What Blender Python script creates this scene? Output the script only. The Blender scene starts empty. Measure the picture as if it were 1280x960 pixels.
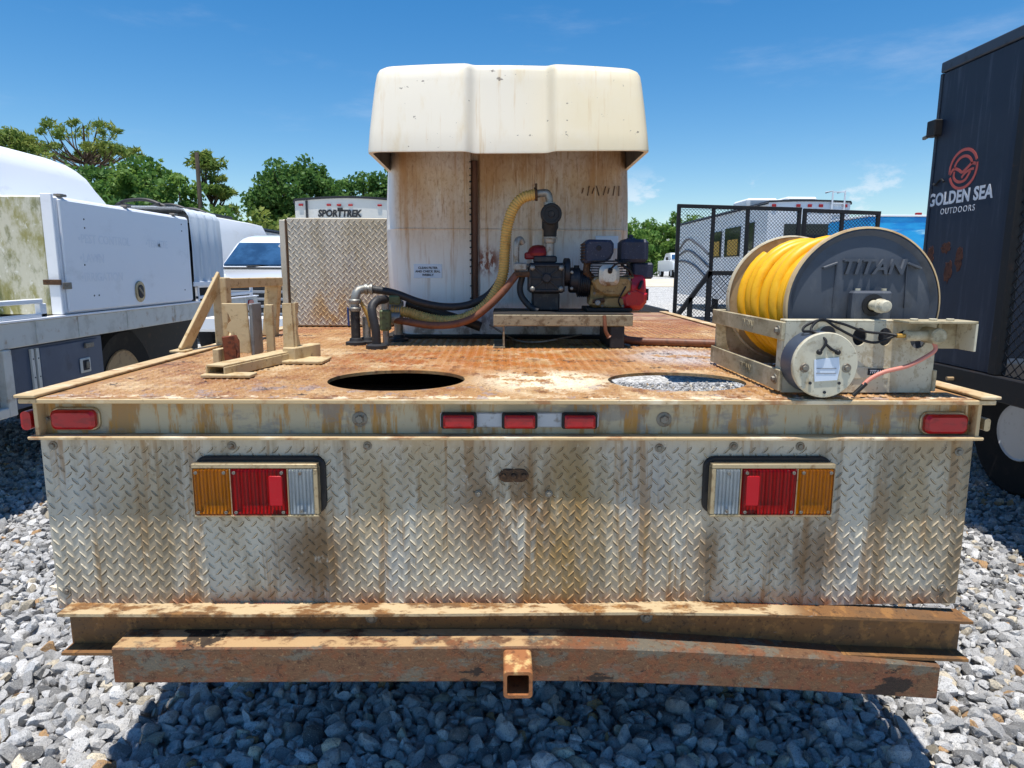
import bpy, bmesh, math, random
import numpy as np
from mathutils import Vector, Matrix
random.seed(7); rng = np.random.default_rng(7)
S = bpy.context.scene; COL = S.collection
R = math.radians; PI = math.pi

# ------------------------------------------------------------------ camera, sky, sun, exposure
cam_d = bpy.data.cameras.new('camera'); cam = bpy.data.objects.new('camera', cam_d); COL.objects.link(cam)
cam_d.sensor_width = 36.0; cam_d.lens = 23.99; cam_d.clip_start = 0.05; cam_d.clip_end = 3000
PITCH, YAW, ROLL = R(9.517), R(0.795), R(0.25)
fw = Vector((math.sin(YAW)*math.cos(PITCH), math.cos(YAW)*math.cos(PITCH), -math.sin(PITCH)))
rt = Vector((math.cos(YAW), -math.sin(YAW), 0)); up = rt.cross(fw)
rt, up = rt*math.cos(ROLL)+up*math.sin(ROLL), up*math.cos(ROLL)-rt*math.sin(ROLL)
M4 = Matrix((rt, up, -fw)).transposed().to_4x4(); M4.translation = (0, 0, 1.5)
cam.matrix_world = M4
S.camera = cam
SUN_DIR = Vector((0.035, 0.142, -1)).normalized()      # the way the light travels
sun_d = bpy.data.lights.new('sun', 'SUN'); sun = bpy.data.objects.new('sun', sun_d); COL.objects.link(sun)
sun_d.energy = 4.9; sun_d.angle = R(0.53); sun_d.color = (1.0, 0.955, 0.88)
sun.rotation_euler = SUN_DIR.to_track_quat('-Z', 'Y').to_euler(); sun.location = (0, 0, 30)
W = bpy.data.worlds.new('World'); S.world = W; W.use_nodes = True
wn = W.node_tree; wn.nodes.clear()
def N(t, typ, **kw):
    n = t.nodes.new(typ)
    for k, v in kw.items(): setattr(n, k, v)
    return n
out = N(wn, 'ShaderNodeOutputWorld'); bg = N(wn, 'ShaderNodeBackground'); bg.inputs[1].default_value = 0.116
sky = N(wn, 'ShaderNodeTexSky', sky_type='NISHITA'); sky.sun_disc = False
sky.sun_elevation = math.asin(-SUN_DIR.z); sky.sun_rotation = math.atan2(-SUN_DIR.x, -SUN_DIR.y)
sky.air_density = 1.0; sky.dust_density = 0.25; sky.ozone_density = 2.0; sky.altitude = 30
hs = N(wn, 'ShaderNodeHueSaturation'); hs.inputs['Saturation'].default_value = 1.42; hs.inputs['Value'].default_value = 1.0; hs.inputs['Hue'].default_value = 0.500
wn.links.new(sky.outputs[0], hs.inputs['Color'])
tc = N(wn, 'ShaderNodeTexCoord')
def wnoise(scale3, sc, det, lo, hi):
    mp = N(wn, 'ShaderNodeMapping'); mp.inputs['Scale'].default_value = scale3
    wn.links.new(tc.outputs['Generated'], mp.inputs[0])
    nz = N(wn, 'ShaderNodeTexNoise'); nz.inputs['Scale'].default_value = sc; nz.inputs['Detail'].default_value = det
    nz.inputs['Roughness'].default_value = 0.62
    wn.links.new(mp.outputs[0], nz.inputs['Vector'])
    mr = N(wn, 'ShaderNodeMapRange', interpolation_type='SMOOTHSTEP'); mr.inputs[1].default_value = lo; mr.inputs[2].default_value = hi
    wn.links.new(nz.outputs[0], mr.inputs[0]); return mr.outputs[0]
def wmath(op, a, b):
    m = N(wn, 'ShaderNodeMath', operation=op)
    for i, x in enumerate((a, b)):
        if isinstance(x, (int, float)): m.inputs[i].default_value = x
        else: wn.links.new(x, m.inputs[i])
    return m.outputs[0]
sep = N(wn, 'ShaderNodeSeparateXYZ'); wn.links.new(tc.outputs['Generated'], sep.inputs[0])
def wrange(x, a, b, c, d):
    m = N(wn, 'ShaderNodeMapRange', interpolation_type='SMOOTHSTEP')
    for i, v in enumerate((a, b, c, d)): m.inputs[i+1].default_value = v
    wn.links.new(x, m.inputs[0]); return m.outputs[0]
wisp = wmath('MULTIPLY', wnoise((1.0, 1.0, 4.2), 3.1, 8, 0.54, 0.86), 0.22)
cum = wmath('MULTIPLY', wnoise((1.0, 1.0, 1.9), 7.0, 7, 0.56, 0.63), wmath('MULTIPLY', wrange(sep.outputs[2], 0.0, 0.05, 0, 1), wrange(sep.outputs[2], 0.09, 0.15, 1, 0)))
cl = wmath('MAXIMUM', wisp, wmath('MULTIPLY', cum, 0.5))
mx = N(wn, 'ShaderNodeMix', data_type='RGBA'); wn.links.new(cl, mx.inputs[0])
wn.links.new(hs.outputs[0], mx.inputs[6]); mx.inputs[7].default_value = (6.6, 6.9, 7.4, 1)
wn.links.new(mx.outputs[2], bg.inputs[0]); wn.links.new(bg.outputs[0], out.inputs[0])
S.view_settings.view_transform = 'Standard'; S.view_settings.look = 'None'
S.view_settings.exposure = 0.30; S.view_settings.gamma = 1.0; S.view_settings.use_curve_mapping = False
S.render.engine = 'CYCLES'; S.render.resolution_x = 1024; S.render.resolution_y = 768

# ------------------------------------------------------------------ materials
def lin(c):
    return tuple(((x/255)/12.92 if x <= 10.31 else (((x/255)+0.055)/1.055)**2.4) for x in c)
MATS = {}
def mat(name, base, rough=0.6, metal=0.0, layers=(), bump=None, spec=0.4, coat=0.0, wave=None, trans=0.0, alpha=None, attr=None, emit=None, vor=None):
    """procedural material. base: sRGB 0-255; layers: (colour, scale3, lo, hi, amount[, mask]) noise-driven stains in world space"""
    m = bpy.data.materials.new(name); m.use_nodes = True; t = m.node_tree; L = t.links
    b = t.nodes['Principled BSDF']
    b.inputs['Roughness'].default_value = rough; b.inputs['Metallic'].default_value = metal
    b.inputs['Specular IOR Level'].default_value = spec; b.inputs['Coat Weight'].default_value = coat
    b.inputs['Transmission Weight'].default_value = trans
    geo = N(t, 'ShaderNodeNewGeometry'); pos = geo.outputs['Position']
    rgb = N(t, 'ShaderNodeRGB'); rgb.outputs[0].default_value = (*lin(base), 1); cur = rgb.outputs[0]
    if attr:
        a = N(t, 'ShaderNodeAttribute', attribute_name=attr); cur = a.outputs['Color']
    sp = N(t, 'ShaderNodeSeparateXYZ'); L.new(pos, sp.inputs[0])
    def mrange(x, lo, hi, c=0.0, d=1.0):
        r = N(t, 'ShaderNodeMapRange', interpolation_type='SMOOTHSTEP')
        for i, v in enumerate((lo, hi, c, d)): r.inputs[i+1].default_value = v
        L.new(x, r.inputs[0]); return r.outputs[0]
    def mul(a, c):
        q = N(t, 'ShaderNodeMath', operation='MULTIPLY')
        for i, x in enumerate((a, c)):
            if isinstance(x, (int, float)): q.inputs[i].default_value = x
            else: L.new(x, q.inputs[i])
        return q.outputs[0]
    def noise(scale3, det=10, rough_=0.66):
        mp = N(t, 'ShaderNodeMapping'); mp.inputs['Scale'].default_value = scale3; L.new(pos, mp.inputs[0])
        n = N(t, 'ShaderNodeTexNoise'); n.inputs['Scale'].default_value = 1; n.inputs['Detail'].default_value = det
        n.inputs['Roughness'].default_value = rough_; L.new(mp.outputs[0], n.inputs['Vector']); return n.outputs[0]
    for ly in layers:
        colr, sc, lo, hi, amt = ly[:5]
        if isinstance(sc, (int, float)): sc = (sc, sc, sc)
        fac = mul(mrange(noise(sc), lo, hi), amt)
        if len(ly) > 5:
            for mk in (ly[5] if isinstance(ly[5], list) else [ly[5]]):
                if mk[0] in 'xyz': fac = mul(fac, mrange(sp.outputs['xyz'.index(mk[0])], mk[1], mk[2]))
                else:
                    d = N(t, 'ShaderNodeVectorMath', operation='DISTANCE'); L.new(pos, d.inputs[0]); d.inputs[1].default_value = mk[1]
                    fac = mul(fac, mrange(d.outputs['Value'], mk[2], mk[3], 1, 0))
        mxn = N(t, 'ShaderNodeMix', data_type='RGBA'); L.new(fac, mxn.inputs[0]); L.new(cur, mxn.inputs[6])
        mxn.inputs[7].default_value = (*lin(colr), 1); cur = mxn.outputs[2]
    if vor:
        v = N(t, 'ShaderNodeTexVoronoi'); v.inputs['Scale'].default_value = vor; L.new(pos, v.inputs['Vector'])
        hv = N(t, 'ShaderNodeHueSaturation'); hv.inputs['Saturation'].default_value = 1
        spv = N(t, 'ShaderNodeSeparateColor'); L.new(v.outputs['Color'], spv.inputs[0])
        L.new(mrange(spv.outputs[0], 0, 1, 0.45, 1.25), hv.inputs['Value']); L.new(cur, hv.inputs['Color']); cur = hv.outputs[0]
        bp = N(t, 'ShaderNodeBump'); bp.invert = True; bp.inputs['Strength'].default_value = 0.9; bp.inputs['Distance'].default_value = 0.03
        L.new(v.outputs['Distance'], bp.inputs['Height']); L.new(bp.outputs[0], b.inputs['Normal'])
    L.new(cur, b.inputs['Base Color'])
    if bump:
        sc = bump[0]; sc = (sc, sc, sc) if isinstance(sc, (int, float)) else sc
        bp = N(t, 'ShaderNodeBump'); bp.inputs['Strength'].default_value = bump[1]; bp.inputs['Distance'].default_value = bump[2]
        L.new(noise(sc, 8, 0.65), bp.inputs['Height']); L.new(bp.outputs[0], b.inputs['Normal'])
    if wave:      # (axis, scale, strength): moulded ribs
        wv = N(t, 'ShaderNodeTexWave', bands_direction=wave[0]); wv.inputs['Scale'].default_value = wave[1]; L.new(pos, wv.inputs['Vector'])
        bp = N(t, 'ShaderNodeBump'); bp.inputs['Strength'].default_value = wave[2]; bp.inputs['Distance'].default_value = 0.004
        L.new(wv.outputs[1], bp.inputs['Height']); L.new(bp.outputs[0], b.inputs['Normal'])
    MATS[name] = m; return m
RUST, DKRUST, TAN, PALE, DARK = (140, 78, 38), (78, 44, 24), (188, 150, 100), (214, 198, 168), (45, 38, 32)
mat('deck', (170, 128, 80), 0.45, 0, [((208, 184, 144), (5, 5, 2), 0.50, 0.64, 0.6), ((140, 88, 48), (6, 5, 3), 0.50, 0.62, 0.7), ((140, 80, 52), (3, 3, 1), 0.40, 0.55, 0.6, ('y', 3.0, 3.8)),
    ((168, 98, 26), (7, 8, 3), 0.40, 0.52, 0.9, ('s', (0.08, 2.56, 1.17), 0.14, 0.55)), ((156, 86, 26), (12, 12, 3), 0.46, 0.56, 0.85, ('s', (-0.35, 2.52, 1.17), 0.12, 0.48)), ((190, 184, 182), (6, 6, 3), 0.38, 0.5, 0.8, ('s', (0.72, 2.62, 1.17), 0.08, 0.34)),
    ((236, 222, 190), (9, 9, 3), 0.44, 0.52, 0.9, ('s', (0.14, 2.03, 1.17), 0.08, 0.30)), ((236, 218, 184), (16, 30, 4), 0.48, 0.56, 0.85, ('y', 1.80, 1.74)), ((104, 62, 36), (14, 11, 6), 0.54, 0.64, 0.65), ((146, 134, 136), (14, 12, 4), 0.56, 0.62, 0.6, ('y', 2.1, 1.85)), ((70, 46, 32), (46, 50, 9), 0.58, 0.68, 0.6), ((52, 36, 28), (7, 16, 9), 0.60, 0.65, 0.85), ((196, 164, 116), (110, 110, 20), 0.58, 0.66, 0.5)], (90, 0.6, 0.004), 0.5)
mat('channel', (178, 166, 138), 0.65, 0.0, [((152, 114, 62), (14, 5, 3), 0.49, 0.58, 0.85), ((128, 126, 122), (5, 5, 12), 0.5, 0.6, 0.65), ((176, 126, 50), (40, 5, 5), 0.54, 0.62, 0.75), ((92, 62, 38), (60, 8, 40), 0.62, 0.74, 0.6)], (70, 0.2, 0.003))
mat('edge_rust', (194, 168, 126), 0.7, 0, [((150, 92, 48), (12, 20, 20), 0.5, 0.66, 0.75), ((236, 222, 194), (6, 12, 9), 0.52, 0.66, 0.7), ((84, 54, 34), (40, 40, 40), 0.6, 0.72, 0.6)], (60, 0.25, 0.003))
BOT = ('z', 0.70, 0.58)
PANEL = [((162, 138, 98), (4, 5, 1.6), 0.44, 0.66, 0.75), ((158, 158, 156), (4, 4, 1.0), 0.50, 0.66, 0.5), ((142, 104, 56), (22, 6, 1.5), 0.52, 0.64, 0.65), ((122, 104, 76), (8, 6, 1.2), 0.50, 0.64, 0.6), ((96, 78, 54), (70, 20, 70), 0.60, 0.68, 0.5), ((118, 84, 44), (14, 3, 3), 0.38, 0.54, 0.85, ('s', (0.03, 1.77, 0.86), 0.04, 0.27)), ((150, 118, 66), (5, 3, 1.4), 0.44, 0.56, 0.8, ('s', (0.2, 1.77, 0.75), 0.1, 0.45)), ((116, 84, 48), (9, 3, 2), 0.28, 0.52, 0.85, ('s', (0.84, 1.77, 0.73), 0.04, 0.17)), ((124, 92, 54), (9, 3, 2), 0.30, 0.54, 0.8, ('s', (0.60, 1.77, 0.72), 0.03, 0.15)), ((110, 82, 48), (9, 3, 2), 0.28, 0.52, 0.85, ('s', (-0.515, 1.77, 0.72), 0.04, 0.17)), ((130, 110, 78), (6, 3, 2), 0.32, 0.56, 0.6, ('s', (-1.05, 1.77, 0.75), 0.05, 0.30)), ((150, 84, 34), (16, 6, 9), 0.36, 0.62, 0.9, ('z', 0.645, 0.575)), ((104, 84, 58), (3, 3, 1), 0.40, 0.60, 0.6, ('x', 1.0, 1.28)), ((216, 208, 190), (55, 10, 40), 0.58, 0.74, 0.5)]
mat('panel', (190, 183, 166), 0.6, 0.0, PANEL, (90, 0.12, 0.003))
mat('panel_lug', (200, 191, 170), 0.55, 0.0, PANEL)
mat('grime_shade', (92, 78, 56), 0.8, 0, [((134, 116, 82), 30, 0.45, 0.6, 0.7), ((72, 60, 44), 14, 0.5, 0.6, 0.6)])  # dirt colour that doubles as painted shade beside the lugs
mat('bumper_channel', (122, 86, 50), 0.7, 0, [((100, 76, 52), (6, 5, 14), 0.49, 0.60, 0.65), ((156, 112, 62), (24, 12, 26), 0.53, 0.60, 0.6), ((58, 40, 28), (70, 40, 60), 0.56, 0.63, 0.6), ((170, 166, 156), (20, 20, 160), 0.66, 0.69, 0.6), ((198, 176, 138), (9, 16, 9), 0.44, 0.54, 0.85, ('z', 0.578, 0.583))], (120, 0.5, 0.004))
mat('bumper_tube', (108, 78, 54), 0.75, 0, [((98, 102, 92), (8, 8, 20), 0.51, 0.57, 0.65), ((124, 74, 44), (22, 20, 24), 0.51, 0.60, 0.65), ((116, 68, 46), (14, 12, 16), 0.46, 0.58, 0.7, ('z', 0.48, 0.42)), ((74, 48, 34), (60, 60, 60), 0.54, 0.60, 0.7), ((176, 142, 100), (120, 120, 120), 0.57, 0.66, 0.4), ((184, 152, 110), (12, 16, 9), 0.42, 0.54, 0.9, ('z', 0.5175, 0.5188)), ((34, 28, 25), (3.2, 3, 8), 0.605, 0.625, 0.92)], (130, 0.6, 0.004))
mat('receiver', (150, 96, 56), 0.7, 0, [((212, 178, 120), (20, 16, 14), 0.48, 0.62, 0.8, ('z', 0.495, 0.509)), ((84, 50, 32), 40, 0.5, 0.66, 0.7)], (90, 0.3, 0.003))
mat('dark_steel', (34, 32, 31), 0.7, 0.0, [((76, 56, 40), 14, 0.55, 0.7, 0.6)])
mat('bolt', (126, 122, 112), 0.5, 0.4, [((110, 74, 42), 90, 0.5, 0.65, 0.7)])
mat('rust_plate', (84, 60, 40), 0.8, 0, [((40, 30, 24), 60, 0.5, 0.62, 0.8), ((136, 98, 56), 80, 0.55, 0.68, 0.6)], (120, 0.4, 0.003))
mat('red_lens', (168, 6, 16), 0.3, 0, [((120, 6, 14), (30, 30, 60), 0.48, 0.62, 0.6)], None, 0.4, 0.25)
mat('red_ribbed', (140, 6, 18), 0.22, 0, [((196, 12, 20), (14, 14, 9), 0.45, 0.62, 0.7)], None, 0.5, 0.5, ('X', 55, 0.35))
mat('red_reflector', (176, 2, 18), 0.3, 0, (), None, 0.3, 0.1, ('Z', 120, 0.25))
mat('amber_lens', (190, 104, 16), 0.22, 0, [((240, 158, 22), (12, 12, 10), 0.44, 0.62, 0.8), ((120, 66, 16), (30, 30, 30), 0.58, 0.7, 0.5)], None, 0.5, 0.5, ('X', 60, 0.4))
mat('clear_lens', (188, 196, 200), 0.15, 0.15, [((110, 118, 124), (60, 60, 50), 0.5, 0.6, 0.6)], None, 0.5, 0.6, ('X', 60, 0.8))
def lens_mat(name, filt, surf):
    m = mat(name, surf, 0.18, 0, (), None, 0.5, 0.4, ('X', 62, 0.6)); t = m.node_tree; b = t.nodes['Principled BSDF']
    tr = N(t, 'ShaderNodeBsdfTransparent'); ms = N(t, 'ShaderNodeMixShader'); ms.inputs[0].default_value = 0.30
    ge = N(t, 'ShaderNodeNewGeometry'); wv = N(t, 'ShaderNodeTexWave', bands_direction='X'); wv.inputs['Scale'].default_value = 33; wv.inputs['Distortion'].default_value = 0.15; t.links.new(ge.outputs['Position'], wv.inputs['Vector'])
    mc = N(t, 'ShaderNodeMix', data_type='RGBA'); t.links.new(wv.outputs[1], mc.inputs[0]); mc.inputs[6].default_value = (*[c*0.34 for c in lin(filt)], 1); mc.inputs[7].default_value = (*lin(filt), 1); t.links.new(mc.outputs[2], tr.inputs[0])
    t.links.new(tr.outputs[0], ms.inputs[1]); t.links.new(b.outputs[0], ms.inputs[2]); t.links.new(ms.outputs[0], t.nodes['Material Output'].inputs[0])
lens_mat('red_glass', (255, 18, 40), (96, 6, 16)); lens_mat('amber_glass', (255, 196, 30), (160, 92, 16)); lens_mat('clear_glass', (236, 242, 246), (160, 168, 172))
mat('reflector', (226, 226, 222), 0.35, 0.35)
mat('chrome_dirty', (176, 160, 128), 0.35, 0.55, [((120, 92, 58), 40, 0.5, 0.68, 0.7), ((60, 54, 46), 70, 0.58, 0.7, 0.6)])
mat('black_plastic', (28, 28, 30), 0.55, 0, [((70, 66, 60), 30, 0.58, 0.74, 0.5)])
mat('white_paint', (222, 224, 226), 0.45, 0, [((186, 184, 176), (2, 2, 3), 0.55, 0.75, 0.6)])
mat('bar_white', (176, 180, 184), 0.5, 0.1, [((112, 104, 92), 40, 0.52, 0.68, 0.7)])
# tank
XM = ('x', -0.54, -0.475)
TANKST = [((206, 178, 138), (5, 4, 1.6), 0.30, 0.60, 0.75, [('z', 1.42, 1.80), XM]), ((176, 134, 86), (3.0, 2, 1.3), 0.32, 0.60, 0.85, [('z', 1.52, 1.92), XM]), ((146, 100, 56), (70, 40, 40), 0.50, 0.62, 0.35, [('z', 1.50, 1.85), XM]), ((178, 132, 82), (34, 6, 1.8), 0.50, 0.66, 0.7, [('z', 1.25, 1.60), XM]), ((132, 84, 42), (110, 40, 7), 0.57, 0.66, 0.6, [('z', 1.55, 1.8), XM]), ((224, 212, 190), (60, 30, 5), 0.58, 0.68, 0.5, XM), ((132, 62, 24), (50, 40, 24), 0.42, 0.54, 0.95, [('s', (-0.075, 3.31, 1.54), 0.03, 0.09)]), ((120, 100, 74), (14, 8, 9), 0.48, 0.62, 0.7, ('z', 1.40, 1.25))]
mat('tank_poly', (232, 230, 224), 0.5, 0, TANKST, (30, 0.08, 0.004))
mat('hood_poly', (226, 218, 200), 0.45, 0, [((212, 192, 152), (5, 5, 1.0), 0.50, 0.66, 0.6), ((222, 208, 174), (2, 2, 2), 0.2, 0.5, 0.9, ('x', -0.05, 0.35)), ((200, 168, 116), (40, 6, 1.6), 0.56, 0.70, 0.45), ((206, 160, 96), (60, 8, 3), 0.66, 0.76, 0.5, ('z', 2.3, 2.0)), ((96, 88, 80), (26, 20, 34), 0.665, 0.685, 0.8)], None, 0.45)
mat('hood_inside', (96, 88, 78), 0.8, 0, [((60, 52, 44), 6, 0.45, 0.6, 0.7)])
mat('strap_brown', (96, 62, 44), 0.6, 0, [((58, 38, 28), (60, 60, 8), 0.5, 0.65, 0.7)])
mat('label', (206, 216, 228), 0.4)
mat('ink', (36, 38, 44), 0.6)
# steels and pump
mat('stand', (150, 138, 112), 0.7, 0, [((98, 78, 54), 22, 0.48, 0.64, 0.8), ((52, 42, 34), 60, 0.54, 0.66, 0.7), ((186, 174, 146), (9, 9, 30), 0.55, 0.7, 0.6)], (90, 0.3, 0.003))
mat('pump_black', (34, 36, 42), 0.5, 0, [((84, 80, 74), 40, 0.52, 0.70, 0.55), ((74, 54, 38), 26, 0.56, 0.70, 0.6)], (90, 0.2, 0.002))
mat('engine_navy', (44, 50, 70), 0.55, 0, [((150, 152, 156), 150, 0.60, 0.66, 0.6), ((40, 38, 40), 20, 0.5, 0.7, 0.5)])
mat('engine_tan', (156, 128, 82), 0.55, 0.2, [((88, 68, 46), 30, 0.48, 0.64, 0.75), ((200, 180, 138), 50, 0.56, 0.7, 0.5)], (90, 0.3, 0.003))
mat('engine_silver', (206, 202, 190), 0.4, 0.4, [((140, 92, 48), (26, 26, 18), 0.42, 0.6, 0.9, ('z', 1.475, 1.435)), ((150, 146, 138), 120, 0.56, 0.66, 0.5)])
mat('engine_red', (176, 18, 26), 0.4, 0, [((96, 16, 20), 30, 0.5, 0.68, 0.6), ((150, 120, 90), 90, 0.62, 0.72, 0.5)], None, 0.5, 0.3)
mat('pump_red', (128, 26, 30), 0.5, 0, [((74, 22, 24), 40, 0.5, 0.66, 0.6)])
mat('galv', (150, 150, 144), 0.5, 0.5, [((112, 90, 62), 40, 0.5, 0.66, 0.7), ((196, 194, 186), 60, 0.55, 0.7, 0.5)], (120, 0.2, 0.002))
mat('hose_yellow', (204, 166, 92), 0.55, 0, [((170, 128, 64), 30, 0.48, 0.66, 0.7)])
mat('hose_brown', (122, 76, 52), 0.5, 0, [((84, 52, 38), 40, 0.48, 0.66, 0.7)])
mat('hose_black', (42, 42, 44), 0.55, 0, [((86, 82, 76), 40, 0.55, 0.7, 0.5)])
mat('valve_green', (96, 108, 74), 0.6, 0, [((70, 62, 46), 60, 0.5, 0.64, 0.7)])
mat('lever_blue', (40, 56, 104), 0.5)
mat('hose_bright', (236, 178, 24), 0.42, 0, [((206, 144, 16), (30, 30, 30), 0.5, 0.7, 0.5), ((246, 206, 72), (12, 12, 12), 0.55, 0.7, 0.4)])
mat('reel_dark', (70, 76, 86), 0.5, 0.0, [((104, 106, 108), (9, 9, 4), 0.50, 0.68, 0.5), ((62, 64, 68), (14, 14, 14), 0.5, 0.68, 0.6)], (60, 0.08, 0.003))
mat('reel_tan', (198, 191, 168), 0.6, 0, [((150, 132, 100), (34, 34, 26), 0.54, 0.61, 0.55), ((112, 92, 64), (90, 90, 90), 0.60, 0.66, 0.6), ((172, 152, 116), (12, 12, 7), 0.5, 0.66, 0.6), ((140, 136, 124), (9, 9, 9), 0.55, 0.70, 0.5), ((132, 92, 56), (18, 18, 18), 0.62, 0.72, 0.6)])
mat('reel_inner', (190, 166, 126), 0.6, 0, [((150, 110, 66), 10, 0.48, 0.66, 0.6)])
mat('rail_tan', (176, 164, 134), 0.62, 0, [((122, 106, 74), (16, 8, 20), 0.46, 0.64, 0.7), ((206, 196, 168), 14, 0.54, 0.68, 0.6), ((104, 82, 54), 50, 0.58, 0.7, 0.6)], (80, 0.25, 0.003))
mat('motor_side', (72, 84, 104), 0.4, 0.3, [((112, 112, 108), (6, 20, 6), 0.5, 0.7, 0.5)])
mat('wire_black', (22, 22, 24), 0.5); mat('wire_pink', (206, 130, 112), 0.5); mat('brass', (190, 148, 72), 0.4, 0.5)
mat('bracket', (196, 174, 134), 0.75, 0, [((158, 122, 70), (22, 22, 26), 0.50, 0.64, 0.6), ((216, 194, 146), 9, 0.54, 0.68, 0.6), ((96, 66, 38), 40, 0.58, 0.7, 0.7)], (80, 0.3, 0.003))
mat('bracket_rust', (120, 62, 38), 0.8, 0, [((70, 38, 26), 50, 0.48, 0.62, 0.8)], (90, 0.4, 0.003))
mat('grey_steel', (140, 142, 144), 0.5, 0.3, [((96, 92, 88), 20, 0.5, 0.66, 0.6)])
mat('plate_alu', (196, 188, 172), 0.5, 0.1, [((160, 144, 112), (6, 6, 3), 0.48, 0.66, 0.6), ((190, 150, 84), (8, 8, 7), 0.5, 0.64, 0.75, ('s', (-0.98, 3.92, 1.27), 0.03, 0.2)), ((132, 134, 138), (5, 5, 2), 0.5, 0.7, 0.5)])
# left truck
mat('lt_white', (236, 238, 242), 0.4, 0, [((196, 198, 200), (2, 2, 4), 0.54, 0.74, 0.5)])
mat('lt_moss', (206, 202, 182), 0.7, 0, [((148, 142, 78), (5, 5, 2.4), 0.44, 0.58, 0.9), ((110, 112, 56), (9, 9, 4), 0.54, 0.66, 0.75), ((232, 230, 222), (24, 24, 12), 0.56, 0.66, 0.8)])
mat('lt_rail', (208, 206, 198), 0.55, 0, [((160, 128, 92), (14, 9, 9), 0.56, 0.68, 0.7), ((178, 174, 164), (4, 6, 6), 0.48, 0.66, 0.6)])
mat('lt_navy', (72, 84, 104), 0.45, 0.1, [((92, 104, 122), (3, 3, 2), 0.5, 0.7, 0.6), ((52, 58, 70), (9, 9, 9), 0.54, 0.7, 0.5)])
mat('tarp', (204, 212, 218), 0.6, 0, [((176, 184, 190), (2, 8, 1), 0.5, 0.66, 0.6)], ((3, 26, 1.5), 0.5, 0.02))
mat('ghost', (227, 231, 237), 0.42); mat('ghost_faint', (244, 245, 248), 0.40)
mat('rubber', (26, 26, 27), 0.85, 0, [((52, 48, 44), 14, 0.5, 0.7, 0.6)], (40, 0.2, 0.004))
mat('rim_tan', (166, 140, 104), 0.6, 0, [((110, 84, 58), 20, 0.5, 0.66, 0.6)])
mat('rim_white', (206, 208, 210), 0.4, 0.2, [((150, 148, 144), 18, 0.56, 0.7, 0.5)])
# right trailer
mat('navy', (34, 42, 58), 0.55, 0, [((66, 74, 88), (5, 26, 2.2), 0.52, 0.72, 0.7), ((30, 36, 48), (4, 4, 3), 0.5, 0.7, 0.6), ((116, 124, 134), (9, 60, 2.5), 0.68, 0.76, 0.5)], (40, 0.12, 0.003))
mat('navy_edge', (58, 66, 78), 0.5, 0.1, [((34, 38, 46), 14, 0.5, 0.66, 0.6)])
mat('black_iron', (30, 29, 30), 0.6, 0.1, [((66, 46, 36), 22, 0.56, 0.70, 0.7)])
mat('logo_coral', (206, 92, 78), 0.5); mat('logo_white', (226, 228, 230), 0.5)
mat('peel_rust', (94, 56, 40), 0.85, 0, [((60, 34, 26), 40, 0.45, 0.62, 0.8)], (60, 0.4, 0.004))
mat('bin_white', (206, 198, 200), 0.6)
# background vehicles
mat('rv_white', (228, 230, 232), 0.4, 0, [((208, 206, 200), (1, 1, 3), 0.5, 0.7, 0.5)])
mat('rv_cream', (220, 216, 206), 0.45, 0, [((198, 192, 178), (1.4, 1, 3), 0.52, 0.7, 0.5)])
mat('trim_dark', (46, 46, 48), 0.5)
mat('glass_dark', (20, 24, 30), 0.08, 0, (), None, 0.6)
mat('glass_blue', (34, 62, 92), 0.06, 0, [((58, 96, 134), (1.6, 1, 2.5), 0.4, 0.65, 0.7)], None, 0.7, 0.5)
mat('curtain', (176, 140, 52), 0.7)
mat('graphic_grey', (92, 94, 98), 0.5); mat('graphic_mid', (146, 150, 156), 0.5)
mat('wrap_blue', (40, 172, 232), 0.35, 0, [((16, 138, 214), (0.8, 0.8, 3.0), 0.46, 0.6, 0.9), ((178, 232, 246), (0.7, 0.7, 6), 0.60, 0.70, 0.85)])
mat('car_white', (236, 238, 240), 0.25, 0, (), None, 0.5, 0.6)
mat('car_pink', (214, 120, 138), 0.35, 0, (), None, 0.5, 0.4)
mat('headlight', (206, 212, 218), 0.15, 0.3)
mat('bark', (92, 76, 62), 0.9, 0, [((60, 48, 40), (6, 6, 2), 0.45, 0.6, 0.8)], (14, 0.5, 0.02))
mat('pole_wood', (112, 98, 84), 0.9, 0, [((84, 72, 60), (9, 9, 1), 0.45, 0.6, 0.8)])
mat('sand', (214, 200, 176), 0.95, 0, [((190, 174, 148), 1.2, 0.45, 0.65, 0.7)])
for nm, c1, c2 in (('leaf_pine', (104, 130, 60), (160, 166, 84)), ('leaf_oak', (84, 124, 56), (134, 160, 78)), ('leaf_dark', (72, 110, 54), (112, 144, 70)), ('leaf_far', (88, 128, 58), (140, 166, 82))):
    mm = mat(nm, c1, 0.6, 0, [(c2, 1.3, 0.42, 0.62, 0.8), (c2, 7, 0.5, 0.7, 0.5)], None, 0.25)
    b_ = mm.node_tree.nodes['Principled BSDF']
    tr = N(mm.node_tree, 'ShaderNodeBsdfTranslucent'); ms = N(mm.node_tree, 'ShaderNodeMixShader'); ms.inputs[0].default_value = 0.4
    src = b_.inputs['Base Color'].links[0].from_socket
    mm.node_tree.links.new(src, tr.inputs[0]); mm.node_tree.links.new(b_.outputs[0], ms.inputs[1]); mm.node_tree.links.new(tr.outputs[0], ms.inputs[2])
    mm.node_tree.links.new(ms.outputs[0], mm.node_tree.nodes['Material Output'].inputs[0])
mat('gravel_far', (196, 195, 192), 0.95, 0, [((206, 204, 198), 2.5, 0.45, 0.65, 0.6), ((120, 120, 124), 0.7, 0.5, 0.7, 0.4)], None, 0.2, vor=26)
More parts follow.
